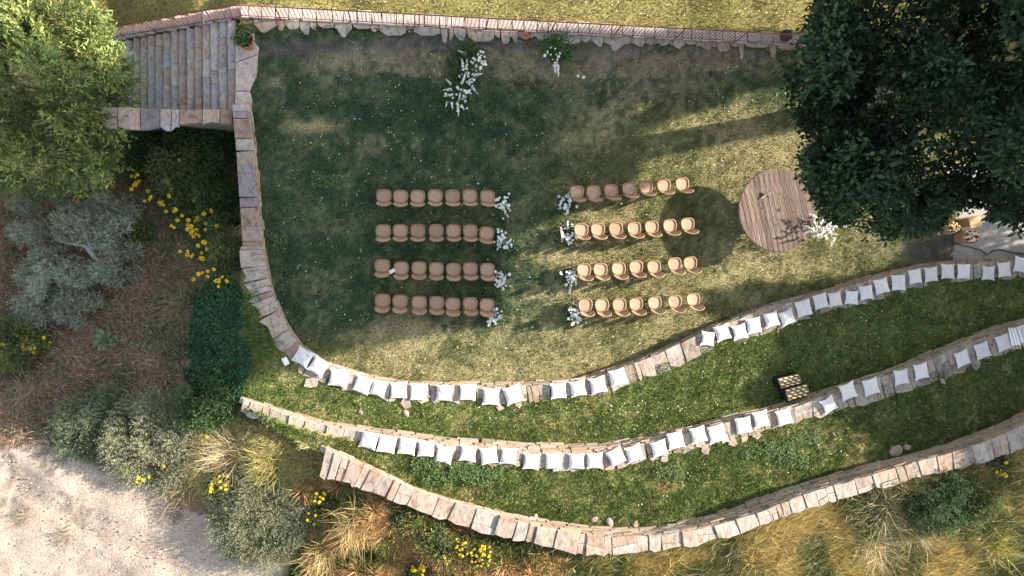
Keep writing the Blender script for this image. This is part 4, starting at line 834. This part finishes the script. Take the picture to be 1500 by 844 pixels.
for a in [('big pale straw tussock at the lower right with blades fanned upward',1290,745,1.4,480,.95,st_,(-.2,.2),.75),('pale tussock combed toward the left at lower right',1345,735,1.5,420,.9,st_,(-.6,.1),.5),('bleached tussock lowest among the lower right grasses',1275,790,1.3,420,.9,st_,(.1,-.2),.7),
    ('small straw tussock leaning right below the dark green tussock',1340,770,1.4,300,.8,st_,(.4,-.1),.5),('dark green arching tussock beneath the yellow flower',1415,745,1.5,380,.8,dg,(.1,0),.9),('golden tussock near the bottom right corner',1450,800,1.3,360,.8,[(.40,.34,.08),(.55,.48,.15)],(.4,.2),.5),
    ('golden straw tuft under the tip of the outermost wall',520,765,.8,480,.8,[(.40,.30,.12),(.60,.48,.24)],(.05,-.3),.6),('golden straw tuft at the bottom beside the olive bush',475,810,.3,420,.85,[(.40,.31,.12),(.58,.48,.24)],(-.1,-.4),.5),('reddish straw tuft close under the wall edge',560,715,1.0,260,.5,[(.28,.15,.07),(.42,.26,.13)],(0,-.2),.8),
    ('bright green tuft between dry grasses and yellow flowers',623,765,.9,260,.6,[(.14,.20,.05),(.25,.32,.09)],(0,.3),.5),('straw tussock with arching blades above the grey green olive bush',345,665,-.2,520,.95,st_,(-.35,.05),.6),('yellow green tussock left of the outermost wall tip',400,680,.4,460,.8,[(.30,.28,.08),(.48,.42,.18)],(-.3,.1),.6),
    ('pinkish dry tuft between the pale bush and straw tussock',310,668,-.5,200,.55,[(.45,.36,.27),(.58,.46,.36)],(0,.2),.8),('straw tuft beside the ground cover in the garden',275,445,-1.3,260,.9,[(.22,.18,.09),(.38,.32,.18)],(0,-.3),.8),('dry brown tuft at the lower edge of the garden near the track',110,600,-2.6,260,.6,[(.24,.18,.10),(.42,.31,.18)],(.3,.2),.7),('thin straw tuft at the left edge of the garden',40,575,-2.8,220,.6,[(.22,.17,.11),(.36,.28,.2)],(-.2,.1),.8),
    ('straw tuft leaning over the track edge below the pale bush',275,715,-2.2,260,.6,[(.35,.28,.12),(.52,.42,.22)],(-.1,-.3),.7),('small low tuft growing in the pale track, left one',35,755,-3.1,120,.28,[(.22,.2,.14),(.34,.3,.2)],(0,0),1.0),('small dark tuft growing in the middle of the pale track',95,785,-3.1,160,.3,[(.16,.16,.10),(.30,.27,.17)],(0,0),1.0),('pale pinkish dry tuft left of the black eyed flowers',78,320,-2.4,300,.55,[(.22,.15,.10),(.36,.26,.18)],(.2,.1),.9),
    ('grassy tuft leaning on the garden wall',325,345,-.8,240,.6,[(.07,.11,.04),(.20,.22,.09)],(-.3,-.1),.6),('long thin bladed tuft above the ground cover',285,440,-1.0,160,.9,dg,(0,.3),.8),('brown weed clump on the bank above the pale track',195,700,-2.7,200,.35,[(.16,.13,.12),(.28,.23,.2)],(0,0),1.0),('grey brown weed clump on the track edge farther down',255,750,-2.9,220,.4,[(.18,.15,.14),(.3,.25,.22)],(0,0),1.0),('grey weed clump at the top of the pale track',75,650,-3.0,200,.35,[(.18,.16,.15),(.3,.27,.24)],(0,0),1.0)]:
    lb, px_, py_, z_, n_, l_, pal_, ln_, sp_ = a; tuft(lb, px_, py_, z_, n_, l_, pal_, ln_, sp_, r0=.22 if n_ > 250 else .14)
# broad leaved weeds scattered over the garden
wv_ = px_scatter([(0,290),(200,250),(345,200),(345,400),(290,430),(270,540),(300,600),(200,600),(90,650),(0,640)], 420, -1.2); wp_ = []
for q in wv_:
    k = rng.integers(8, 26); wp_.append(q+rng.normal(size=(k, 3))*np.array([.13, .13, .05])+np.array([0, 0, .09]))
wp_ = np.concatenate(wp_); n = len(wp_); cw2 = pcol([(.07, .11, .05), (.20, .24, .13)], n, .4)
v, f, cc = leaf_quads(wp_, rng.normal(size=(n, 3))*np.array([1, 1, .4]), .12, .035, cw2, .8)
tag(stuff('garden_weeds', mesh_np('garden_weeds', v, f, cc, M['leaf'])), 'small green weeds dotted over the brown garden soil', 'weeds')
pb = px_scatter([(0,650),(140,700),(230,745),(300,800),(350,844),(0,860)], 1500, -.3); n = len(pb); t_ = rng.random((n, 3))
sz = rng.uniform(.012, .045, (n, 1))*rng.random((n, 1)); a0 = rng.uniform(0, 6.28, n); vs = []
for k in range(4): vs.append(pb+sz*np.stack([np.cos(a0+k*1.57), np.sin(a0+k*1.57)*.8, a0*0], 1))
vs.append(pb+np.array([0, 0, 1])*sz*.8); vs = np.stack(vs, 1).reshape(-1, 3); b0 = np.arange(n)[:, None]*5
fs = np.concatenate([b0+np.array([k, (k+1) % 4, 4]) for k in range(4)])
tag(stuff('track_pebbles', mesh_np('track_pebbles', vs, fs, np.repeat(pcol([(.22, .19, .17), (.5, .44, .38)], n), 5, 0), M['ground'])), 'loose small pebbles strewn over the pale dirt track', 'pebbles')
# rosette plant (mullein) in the garden
rp = P(157, 498, -1.9); gz = float(z_ground(np.array([rp[0]]), np.array([rp[1]]))[0]); rp = P(157, 498, gz); ro = thing('rosette_plant', 'broad leaved grey green rosette plant in the brown garden soil', 'plant', tuple(rp))
for k in range(15):
    a = k*2.4; L_ = .30+.012*k; w_ = .07; up_ = .25-.01*k; vs = []; 
    for j in range(6):
        f = j/5; ww = w_*math.sin(math.pi*(f*.82+.1))*(.5+f*.8); x = f*L_; z = up_*math.sin(f*1.9)+.02; vs += [(x, -ww, z+.015), (x, 0, z), (x, ww, z+.015)]
    fs = [(3*j+q, 3*j+3+q, 3*j+4+q, 3*j+1+q) for j in range(5) for q in (0, 1)]
    m_ = mesh_np('leaf', vs, fs, np.tile(np.array([(.16, .20, .11)])*rr.uniform(.7, 1.3), (18, 1)), M['leaf'], True); link('leaf', m_, ro, (0, 0, 0), a)
# ------------------------------------------------------------------ yellow flowers
pm = plain('yellow_petal', (.80, .50, .02), .6, 20, .15); cm_ = plain('brown_flower_disc', (.10, .04, .015), .9); gm_ = plain('green_stem', (.06, .11, .03), .8)
def blossom(nm='blossom', rad=.065, disc=True):
    mb = MB(); n = 9
    for k in range(n):
        a = 2*math.pi*k/n; c, s = math.cos(a), math.sin(a); q = [(.15, -.06), (.6, -.17), (1, 0), (.6, .17), (.15, .06)]
        mb.add([(rad*(u*c-v*s), rad*(u*s+v*c), .01*(1-u)+rr.uniform(-.004, .006)) for u, v in q], [(0, 1, 2, 3, 4)])
    m_ = mb.mesh(nm, pm); m_.materials.append(cm_)
    b2 = MB().lathe([(rad*.27, 0), (rad*.22, .02), (.001, .026)], 8); o = len(m_.vertices)
    mb.add(b2.v, b2.f); m2 = bpy.data.meshes.new(nm); m2.from_pydata(mb.v, [], mb.f); m2.materials.append(pm); m2.materials.append(cm_)
    for p_ in m2.polygons:
        if p_.index >= n: p_.material_index = 1 if disc else 0
    return m2
BL = [blossom(), blossom(rad=.055), blossom(rad=.075)]; BY = [blossom(disc=False, rad=.06), blossom(disc=False, rad=.07)]
def flowers(label, pts, hgt, meshes=BL, group='yellow flowering plants', leaves_=True, sc=1.0):
    cx0 = sum(p[0] for p in pts)/len(pts); cy0 = sum(p[1] for p in pts)/len(pts); g_ = P(cx0, cy0, -1.5)
    for _ in range(3): gz = float(z_ground(np.array([g_[0]]), np.array([g_[1]]))[0]); g_ = P(cx0, cy0, gz)
    t_ = thing('flowering_plant', label, 'flowers', tuple(g_), group=group); inv_ = -Vector(g_)
    mb = MB()
    for a, b_ in pts:
        z = gz+hgt+rr.uniform(-.12, .12); p = V(a, b_, z); o = link('blossom', rr.choice(meshes), t_, p+inv_, rr.uniform(0, 6)); o.rotation_euler[0] = rr.uniform(-.4, .4); o.rotation_euler[1] = rr.uniform(-.4, .4); o.scale = (sc*rr.uniform(.85, 1.2),)*3
        q = Vector((g_[0], g_[1], gz)).lerp(p, .3); q.z = gz-.02; mb.tube([q+inv_, p+inv_-Vector((0, 0, .01))], [.006, .004], 3)
    link('stems', mb.mesh('stems', gm_), t_)
    if leaves_:
        n = 26*len(pts); c = rng.choice(len(pts), n); base = np.array([P(pts[i][0], pts[i][1], gz+hgt*.7) for i in c])+rng.normal(size=(n, 3))*np.array([.14, .14, .12])
        v, f, cc = leaf_quads(base-np.array(g_), rng.normal(size=(n, 3))*np.array([1, 1, .5]), .085, .03, pcol([(.035, .065, .022), (.09, .13, .04)], n), .8); link('foliage', mesh_np('flower_foliage', v, f, cc, M['leaf']), t_)
Zf = lambda l, ox=0, oy=200: [(ox+a/3.75, oy+b_/3.75) for a, b_ in l]
flowers('small yellow blossoms with dark centres, topmost beside the feathery tree', Zf([(722,218),(740,222),(755,210),(748,255),(740,268),(722,290),(735,275),(812,300),(765,245)]), .7)
flowers('yellow blossoms in a short vertical line right of the topmost ones', Zf([(910,248),(922,255),(918,268),(938,288),(925,320),(930,330),(1148,272),(985,128)]), .7)
flowers('yellow blossoms between the olive tree and the main flower drift', Zf([(828,332),(822,345),(795,355),(872,362),(885,375),(890,360),(900,378),(912,412),(1065,352)]), .65)
flowers('few yellow blossoms over the top left of the olive tree', Zf([(440,330),(430,345),(455,335),(497,345),(490,358),(590,335),(425,360)]), .6)
flowers('dense yellow blossoms at the centre of the garden drift', Zf([(960,395),(968,402),(955,412),(975,460),(1000,435),(1035,460),(1070,465),(1080,450),(1092,460),(1085,440),(1105,445),(1100,455),(1130,400),(1158,402),(1162,412),(1160,438),(1130,415),(1120,425)]), .7)
flowers('dense yellow blossoms just below the centre of the garden drift', Zf([(940,490),(955,500),(1030,485),(1052,492),(1045,500),(1030,510),(1060,515),(1080,512),(1075,535),(1092,545),(1050,530),(1130,478),(1128,512),(1190,492),(1215,495),(1062,550)]), .7)
flowers('scattered dark centred yellow blossoms lower in the garden drift', Zf([(1088,600),(1118,580),(1125,585),(1108,640),(1030,630),(1060,650),(1030,650),(1115,672),(1105,668),(1050,660),(990,630),(1138,620)]), .6)
flowers('lowest yellow blossoms of the drift near the flagstones', Zf([(1220,772),(1245,795),(1205,785),(1200,800),(1180,795),(1200,822),(1190,790),(1140,770),(1090,755),(1110,748),(1062,785),(1140,740),(1175,730)]), .5)
flowers('yellow blossoms on the sprawling weed at the left edge of the garden', Zf([(125,330),(145,320),(165,340),(180,350),(190,335),(180,320),(155,345),(5,355),(10,320),(275,305),(240,280),(130,345),(185,360),(150,330)], 0, 420), .55, BY)
flowers('two yellow blossoms dotting the foot of the ivy near the flagstone curve', [(320,420),(331,411)], .3)
flowers('yellow blossoms beside the pale sunlit olive bush', [(203,700),(209,703),(218,699),(200,706),(240,683),(296,645),(303,640),(298,652)], .4, BY)
flowers('soft yellow blossom patch between two olive bushes', [(308+rr.uniform(0,26), 697+rr.uniform(0,24)) for _ in range(26)], .5, BY, sc=.8)
flowers('yellow blossoms on the right side of the grey green olive bush', [(456+rr.uniform(0,20), 722+rr.uniform(0,16)) for _ in range(14)]+[(452,752),(462,755),(450,762),(460,768)], .5, BY, sc=.75)
SCY = .7
flowers('dense yellow blossoms left of the second patch at the bottom edge', [(668+rr.uniform(0,18), 790+rr.uniform(0,26)) for _ in range(24)]+[(652,818),(658,822),(650,815),(655,826)], .5, BY, sc=.7)
flowers('dense yellow blossoms, rightmost patch under the outermost wall', [(690+rr.uniform(0,30), 800+rr.uniform(0,32)) for _ in range(40)], .5, BY, sc=.65)
flowers('yellow blossoms cut by the bottom edge of the picture', [(604+rr.uniform(0,20), 828+rr.uniform(0,14)) for _ in range(16)], .5, BY)
flowers('single bright yellow blossom head at the lower right under the wall', [(1460,692),(1466,690),(1472,694),(1463,697),(1474,698),(1468,696),(1474,678)], .4, BY)
# ------------------------------------------------------------------ white flower arrangements
wp = plain('white_petal', (.80, .80, .76), .6); wp2 = plain('pale_green_bud', (.45, .52, .30), .7)
def spike_mesh(seed, L=.30):
    r_ = random.Random(seed); mb = MB(); n = 26
    for k in range(n):
        f = k/n; rad = .038*(1-f*.7); a = r_.uniform(0, 6.28); c = Vector((f*L, rad*math.cos(a), rad*math.sin(a)+.01)); s = .026*(1-.45*f)*r_.uniform(.8, 1.3)
        u = Vector((r_.gauss(0, 1), r_.gauss(0, 1), r_.gauss(0, .6))).normalized(); v = u.orthogonal().normalized()
        mb.add([c+u*s, c+v*s, c-u*s, c-v*s], [(0, 1, 2, 3)]); w_ = u.cross(v); mb.add([c+w_*s, c+u*s*.8, c-w_*s, c-u*s*.8], [(0, 1, 2, 3)])
    return mb.mesh('flower_spike', wp)
def rose_mesh(seed):
    r_ = random.Random(seed); mb = MB()
    for lay, (rad, n, z) in enumerate(((.05, 6, 0), (.035, 5, .015), (.018, 4, .025))):
        for k in range(n):
            a = 2*math.pi*k/n+lay; c, s = math.cos(a), math.sin(a); q = [(.2, -.3, 0), (.9, -.4, .3), (1.15, 0, .35), (.9, .4, .3), (.2, .3, 0)]
            mb.add([(rad*(u*c-v*s), rad*(u*s+v*c), z+w_*.05+r_.uniform(-.004, .004)) for u, v, w_ in q], [(0, 1, 2, 3, 4)])
    return mb.mesh('rose_bloom', wp)
SP = [spike_mesh(k) for k in range(4)]; RM = [rose_mesh(k) for k in range(3)]
def arrangement(label, px, py, z0, blooms, leafpts, hz=.35, zr=.25, green=(.03, .06, .02), nl=30, ls=.12, group=None):
    g_ = P(px, py, z0); t_ = thing('flower_arrangement', label, 'flowers', tuple(g_), group=group); inv_ = -Vector(g_); mb = MB()
    for b_ in blooms:
        kind, a, c, ang = b_[:4]; z = z0+(b_[4] if len(b_) > 4 else hz+rr.uniform(-zr, zr)*.5); p = V(a, c, z)
        if kind == 's': o = link('flower_spike', rr.choice(SP), t_, p+inv_, R(-ang)); o.rotation_euler = (0, rr.uniform(-.5, .1), R(-ang)); o.scale = (rr.uniform(.8, 1.2),)*3
        else: o = link('rose_bloom', rr.choice(RM), t_, p+inv_, rr.uniform(0, 6)); o.scale = (rr.uniform(.55, 1.1),)*3; o.rotation_euler[0] = rr.uniform(-.5, .5)
        mb.tube([(rr.uniform(-.05, .05), rr.uniform(-.05, .05), 0), (p+inv_)*.5+Vector((0, 0, .1)), p+inv_-Vector((0, 0, .01))], [.006, .005, .004], 3)
    link('stems', mb.mesh('stems', gm_), t_)
    ps = []; 
    for a, c, s in leafpts: ps.append(np.array(P(a, c, z0+hz*.5))+rng.normal(size=(nl, 3))*np.array([s, s, .08]))
    ps = np.concatenate(ps)-np.array(g_); n = len(ps); v, f, cc = leaf_quads(ps, ps*np.array([1, 1, 0])+rng.normal(size=(n, 3))*np.array([.5, .5, .3]), ls, ls*.3, pcol([green, tuple(2.1*q for q in green)], n), .8); link('foliage', mesh_np('arrangement_foliage', v, f, cc, M['leaf']), t_)
S_ = lambda l, ox, oy, s: [(k, ox+a/s, oy+b_/s, g) for k, a, b_, g in l]
big = S_([('r',490,120,0),('r',520,130,0),('r',460,150,0),('r',500,165,0),('r',535,180,0),('r',480,190,0),('r',410,195,0),('r',430,215,0),('r',385,235,0),('r',400,250,0),('r',470,220,0),('r',505,230,0),('r',540,240,0),('r',545,270,0),('r',500,250,0),('r',520,265,0),('r',490,300,0),('r',485,320,0),('r',290,250,0),('r',440,285,0),('r',400,320,0),('r',440,335,0),('r',350,365,0),('r',280,370,0),('r',250,400,0),('r',230,520,0),('r',240,540,0),('r',270,550,0),('r',350,570,0),('r',330,580,0),('r',370,560,0),('r',300,620,0),('r',320,630,0),('r',290,650,0),('r',220,605,0),('r',95,595,0),('r',120,590,0),('r',180,640,0),
   ('s',335,320,-90),('s',300,330,-100),('s',280,480,-65),('s',300,430,-70),('s',400,385,-5),('s',160,490,-140),('s',165,545,170),('s',175,600,160),('s',120,680,110),('s',165,690,85),('s',225,700,80),('s',240,740,90),('s',270,720,60),('s',330,470,-30),('s',360,490,-40),('s',390,510,50),('s',260,590,100),('s',300,560,20),('s',320,150,-160),('r',280,740,0),('r',340,760,0),('r',235,790,0),('r',320,680,0),('r',415,440,0),('r',350,400,0)], 640, 60, 7.67)
arrangement('largest white flower arrangement, a long diagonal drift on the lawn near the top paving', 682, 118, 0, big, [(682,78,.2),(688,95,.25),(672,105,.25),(676,118,.3),(668,125,.3),(662,140,.25),(680,135,.25),(690,85,.2),(672,85,.2),(674,150,.2)], hz=.35, nl=95, ls=.17)
arrangement('second ceremony arrangement, small white flowers with tall greenery right of the largest one', 808, 82, 0, S_([('r',320,210,0),('r',340,215,0),('r',305,230,0),('r',320,240,0),('r',345,240,0),('r',360,235,0),('r',330,262,0),('r',350,262,0),('r',295,245,0),('r',340,290,0),('s',345,270,80),('s',352,285,95),('s',335,280,85),('r',355,250,0),('r',465,340,0),('r',440,335,0),('s',352,300,90)], 700, 0, 3), [(812,66,.25),(822,68,.2),(803,70,.15),(815,78,.2),(825,78,.15)], hz=.35, green=(.035, .085, .02), nl=110, ls=.15)
aisle = [('L',733,297,6),('L',735,352,6),('L',732,410,6),('L',725,462,6),('R',828,298,1),('R',833,347,1),('R',834,405,1),('R',842,462,1)]
for i, (sd, a, b_, _) in enumerate(aisle):
    bl = [('r', a+rr.gauss(0, 5.6), b_+rr.gauss(0, 7.5), 0) for _ in range(32)]+[('s', a+rr.gauss(0, 5), b_+rr.gauss(0, 8), rr.uniform(40, 140)*(1 if rr.random() < .6 else -1)) for _ in range(3)]
    arrangement(f'white aisle flowers at the {rows[i % 4]} row end of the {"left" if sd == "L" else "right"} chair block', a, b_, 0, bl, [(a, b_, .14), (a-5, b_+4, .1), (a+4, b_-6, .1), (a-2, b_+9, .1), (a, b_-9, .1)], hz=.28, nl=40, ls=.11, group='white flower arrangements along the aisle')
bl = [('r', 1213+rr.gauss(0, 9), 331+rr.gauss(0, 9), 0, .85+rr.uniform(-.2, .3)) for _ in range(34)]+[('s', 1210+rr.gauss(0, 8), 330+rr.gauss(0, 9), rr.uniform(-180, 180), .95+rr.uniform(-.1, .3)) for _ in range(20)]+[('s', 1196, 318, -160, 1.25), ('s', 1194, 338, 170, 1.3), ('s', 1200, 343, 160, 1.2)]
arrangement('tall white and yellow green flower arrangement leaning against the round plank table', 1206, 330, 0, bl, [(1208+rr.gauss(0, 7), 328+rr.gauss(0, 8), .16) for _ in range(12)], hz=.8, green=(.09, .12, .02), nl=40)
# ------------------------------------------------------------------ small things
pot = thing('terracotta_pot', 'terracotta pot with a leafy green plant at the corner of the fence', 'plant pot', V(364, 66, .03)); 
link('pot_body', MB().lathe([(0, 0), (.17, 0), (.24, .42), (.27, .43), (.27, .50), (.235, .50), (.22, .42), (0, .42)], 24).mesh('pot_body', M['terracotta'], False), pot)
link('soil', MB().lathe([(.222, .44), (0, .45)], 16).mesh('soil', M['soilpot']), pot)
n = 420; p = rng.normal(size=(n, 3))*np.array([.11, .11, .12])+np.array([-.05, .0, .62]); v, f, cc = leaf_quads(p, rng.normal(size=(n, 3)), .09, .045, pcol([(.03, .07, .02), (.10, .17, .06)], n)); link('plant_leaves', mesh_np('plant_leaves', v, f, cc, M['leaf']), pot)
sp = thing('black_speaker', 'small black speaker box standing at the top edge of the lawn', 'speaker', V(1146, 56, 0), R(3))
link('cabinet', MB().slab([(-.13, -.14), (.13, -.14), (.13, .14), (-.13, .14)], 0, .42, .015).mesh('cabinet', M['black']), sp); link('grille', MB().box((0, -.146, .2), (.22, .012, .34)).mesh('grille', M['black']), sp); link('badge', MB().box((0, -.155, .06), (.07, .006, .02)).mesh('badge', M['paper']), sp)
ur = thing('terracotta_dish', 'round terracotta dish lying on the paving edge below the fence', 'dish', V(770, 53, .05)); link('dish', MB().lathe([(0, 0), (.09, 0), (.13, .05), (.115, .055), (.08, .02), (0, .02)], 20).mesh('dish', M['terracotta']), ur)
tag(link('booklet', MB().slab([(-.055, -.10), (.055, -.10), (.055, .10), (-.055, .10)], 0, .012, .002).mesh('booklet', M['paper']), None, V(574, 397.5, .47), R(-62)), 'small white booklet lying at the edge of a chair in the third left row', 'booklet')
bk_ = thing('paper_lantern', 'small white box shaped lantern on the grass left of the first cushion', 'lantern', V(419, 529, .43), R(25)); link('body', MB().slab([(-.07, -.12), (.07, -.12), (.07, .12), (-.07, .12)], 0, .14, .01).mesh('body', M['paper']), bk_); link('lid', MB().slab([(-.05, -.09), (.05, -.09), (.05, .09), (-.05, .09)], .141, .15, .004).mesh('lid', M['paper']), bk_)
# chequered boxes by the middle wall
ycell = plain('pale_yellow_tile', (.82, .70, .38), .6, 10, .15); bcell = plain('dark_brown_lattice', (.17, .105, .065), .8, 10, .2); navy = plain('dark_navy_side', (.008, .009, .014), .7)
for nm, q, hh, lb in (('chequered_box', [(1139,555),(1170,547),(1176,561),(1145,570)], .42, 'pale yellow and brown chequered box, the upper left one of two'), ('chequered_box', [(1150,571),(1182,562),(1186,575),(1155,588)], .50, 'pale yellow and brown chequered box, the one touching the middle bench wall')):
    z = .42+hh; pts = [P(a, b_, z) for a, b_ in q]; c = sum(pts)/4; t_ = thing(nm, lb, 'box', (c[0], c[1], .42), group='two chequered boxes'); ip = [(p[0]-c[0], p[1]-c[1]) for p in pts][::-1]
    link('box_side', MB().slab(ip, 0, hh-.02, .01).mesh('box_side', navy), t_); link('lattice_top', MB().slab(ip, hh-.019, hh, .006).mesh('lattice_top', bcell), t_)
    A_, B_, D_ = [Vector((p[0]-c[0], p[1]-c[1], 0)) for p in (pts[0], pts[1], pts[3])]; U = B_-A_; Vv = D_-A_
    for j in range(4):
        for i in range(4):
            o_ = (.16 if j % 2 else 0)+.05; u0 = o_+i*.25; u1 = min(u0+.13, .98); v0 = .06+j*.24; v1 = v0+.13
            if u0 > .95: continue
            cor = [A_+U*a+Vv*b_ for a, b_ in ((u0-.04, v0), (u1-.04, v0), (min(u1+.04, .99), v1), (min(u0+.04, .98), v1))]
            link('tile', MB().slab([(p.x, p.y) for p in cor][::-1], hh+.001, hh+.022, .006).mesh('tile', ycell), t_)
# parasols stacked at the right end of the middle wall
for k, (a, b_, c, d) in enumerate([(1478,480,1485,509),(1482,480,1489.5,508),(1486,480,1494,508),(1491,480,1499,504)]):
    t_ = thing('folded_parasol', f'folded white paper parasol, {ordn[k]} from the left of the four on the cushions', 'parasol', V(a, b_, 1.12), group='folded white parasols'); inv_ = -Vector(t_.location)
    p0, p1 = V(a, b_, 1.17+.02*k), V(c, d, 1.16+.02*k); dd = (p1-p0)
    link('canopy', MB().tube([p0+inv_, p0+dd*.08+inv_, p0+dd*.5+inv_, p0+dd*.9+inv_, p0+dd*.91+inv_], [.012, .03, .042, .05, .02], 9).mesh('canopy', M['paper']), t_)
    link('handle', MB().tube([p0+dd*.9+inv_, p0+dd*1.12+inv_], [.018, .02], 6).mesh('handle', M['pale_wood']), t_)
# welcome items on the gravel: crate, two baskets of cones
cone = plain('kraft_cone', (.66, .47, .22), .7, 20, .2); cone2 = plain('pale_pink_paper', (.72, .55, .46), .7, 20, .15)
wb = thing('wooden_crate', 'pale square wooden crate standing on the gravel under the tree edge', 'crate', V(1409, 327, 0), R(10))
link('panel', MB().slab([(-.22, -.20), (.22, -.20), (.22, .20), (-.22, .20)], .58, .61, .006).mesh('panel', M['pale_wood']), wb)
for sx_ in (-1, 1):
    for sy_ in (-1, 1): link('leg', MB().box((sx_*.18, sy_*.16, .29), (.04, .04, .58)).mesh('leg', M['pale_wood']), wb)
link('side_panels', MB().slab([(-.16, -.14), (.16, -.14), (.16, .14), (-.16, .14)], .04, .575, .01).mesh('side_panels', M['wood_frame']), wb)
def basket(label, px, py, z, r_, n, mats, zb):
    c = V(px, py, z); t_ = thing('wicker_basket', label, 'basket', (c.x, c.y, zb)); h = z-zb
    link('basket_body', MB().lathe([(0, 0), (r_*.8, 0), (r_, h), (r_*.92, h), (r_*.75, .04), (0, .04)], 20).mesh('basket_body', M['wood_frame']), t_)
    for k in range(n):
        a = 2.4*k; q = r_*.86*math.sqrt((k+.5)/n); o = link('paper_roll', MB().lathe([(.0, h+.07), (.025, h+.07), (.033, h+.06), (.012, h-.12)], 7, ).mesh('paper_roll', mats[k % len(mats)]), t_, (q*math.cos(a), q*math.sin(a), 0)); o.rotation_euler = (rr.uniform(-.12, .12), rr.uniform(-.12, .12), 0)
basket('round basket packed with pinkish paper rolls, right of the wooden crate', 1424, 347, .62, .25, 34, [cone2, cone2, cone], .0)
basket('small basket of yellow paper rolls, left of the wooden crate', 1397, 333, .5, .19, 20, [cone], .0)
tag(link('cable', MB().tube([V(1400, 357, .01), V(1418, 361, .012), V(1436, 366, .012), V(1446, 373, .014), V(1454, 368, .012), V(1464, 365, .012), V(1480, 369, .012), V(1512, 374, .012)], .022, 5).mesh('cable', M['rubber'], True)), 'thin dark cable snaking over the gravel above the inner bench wall', 'cable')
# loose stones
rk = [(528,604,.42,.10,'lone pale stone in the lower terrace grass, left of centre'),(595,606,.42,.13,'pair sized pale stone in the lower terrace grass below the cushions'),(983,640,.42,.08,'tiny pale stone at the foot of the middle wall'),(1312,660,.95,.28,'flat grey rubble stone in the shade at the foot of the outermost wall'),(870,760,.95,.14,'pale rubble stone at the foot of the outermost wall, left one'),(893,765,.95,.17,'pale rubble stone at the foot of the outermost wall, middle one'),(930,768,.95,.14,'pale rubble stone at the foot of the outermost wall, right one'),(1328,655,.95,.16,'smaller grey rubble stone beside the flat one in the shade'),(784,756,.95,.1,'small pale stone beside the outermost wall, leftmost of its rubble'),(372,189,-.3,.1,'')]
for a, b_, z, r_, lb in rk:
    if not lb: continue
    mb = MB(); n = 9; vs = []; 
    for lev, (k, zz_) in enumerate(((1, -.3), (.95, .25), (.55, .5))): vs += [(k*r_*math.cos(2*math.pi*j/n)*rr.uniform(.8, 1.15), k*r_*.7*math.sin(2*math.pi*j/n)*rr.uniform(.8, 1.15), zz_*r_) for j in range(n)]
    fs = [(l*n+j, l*n+(j+1) % n, (l+1)*n+(j+1) % n, (l+1)*n+j) for l in range(2) for j in range(n)]+[tuple(range(2*n, 3*n))]
    tag(link('loose_stone', mb.add(vs, fs).mesh('loose_stone', M['cap']), None, V(a, b_, z), rr.uniform(0, 3)), lb, 'stone', 'loose stones in the grass')
for m_ in list(bpy.data.meshes):
    if m_.users == 0: bpy.data.meshes.remove(m_)
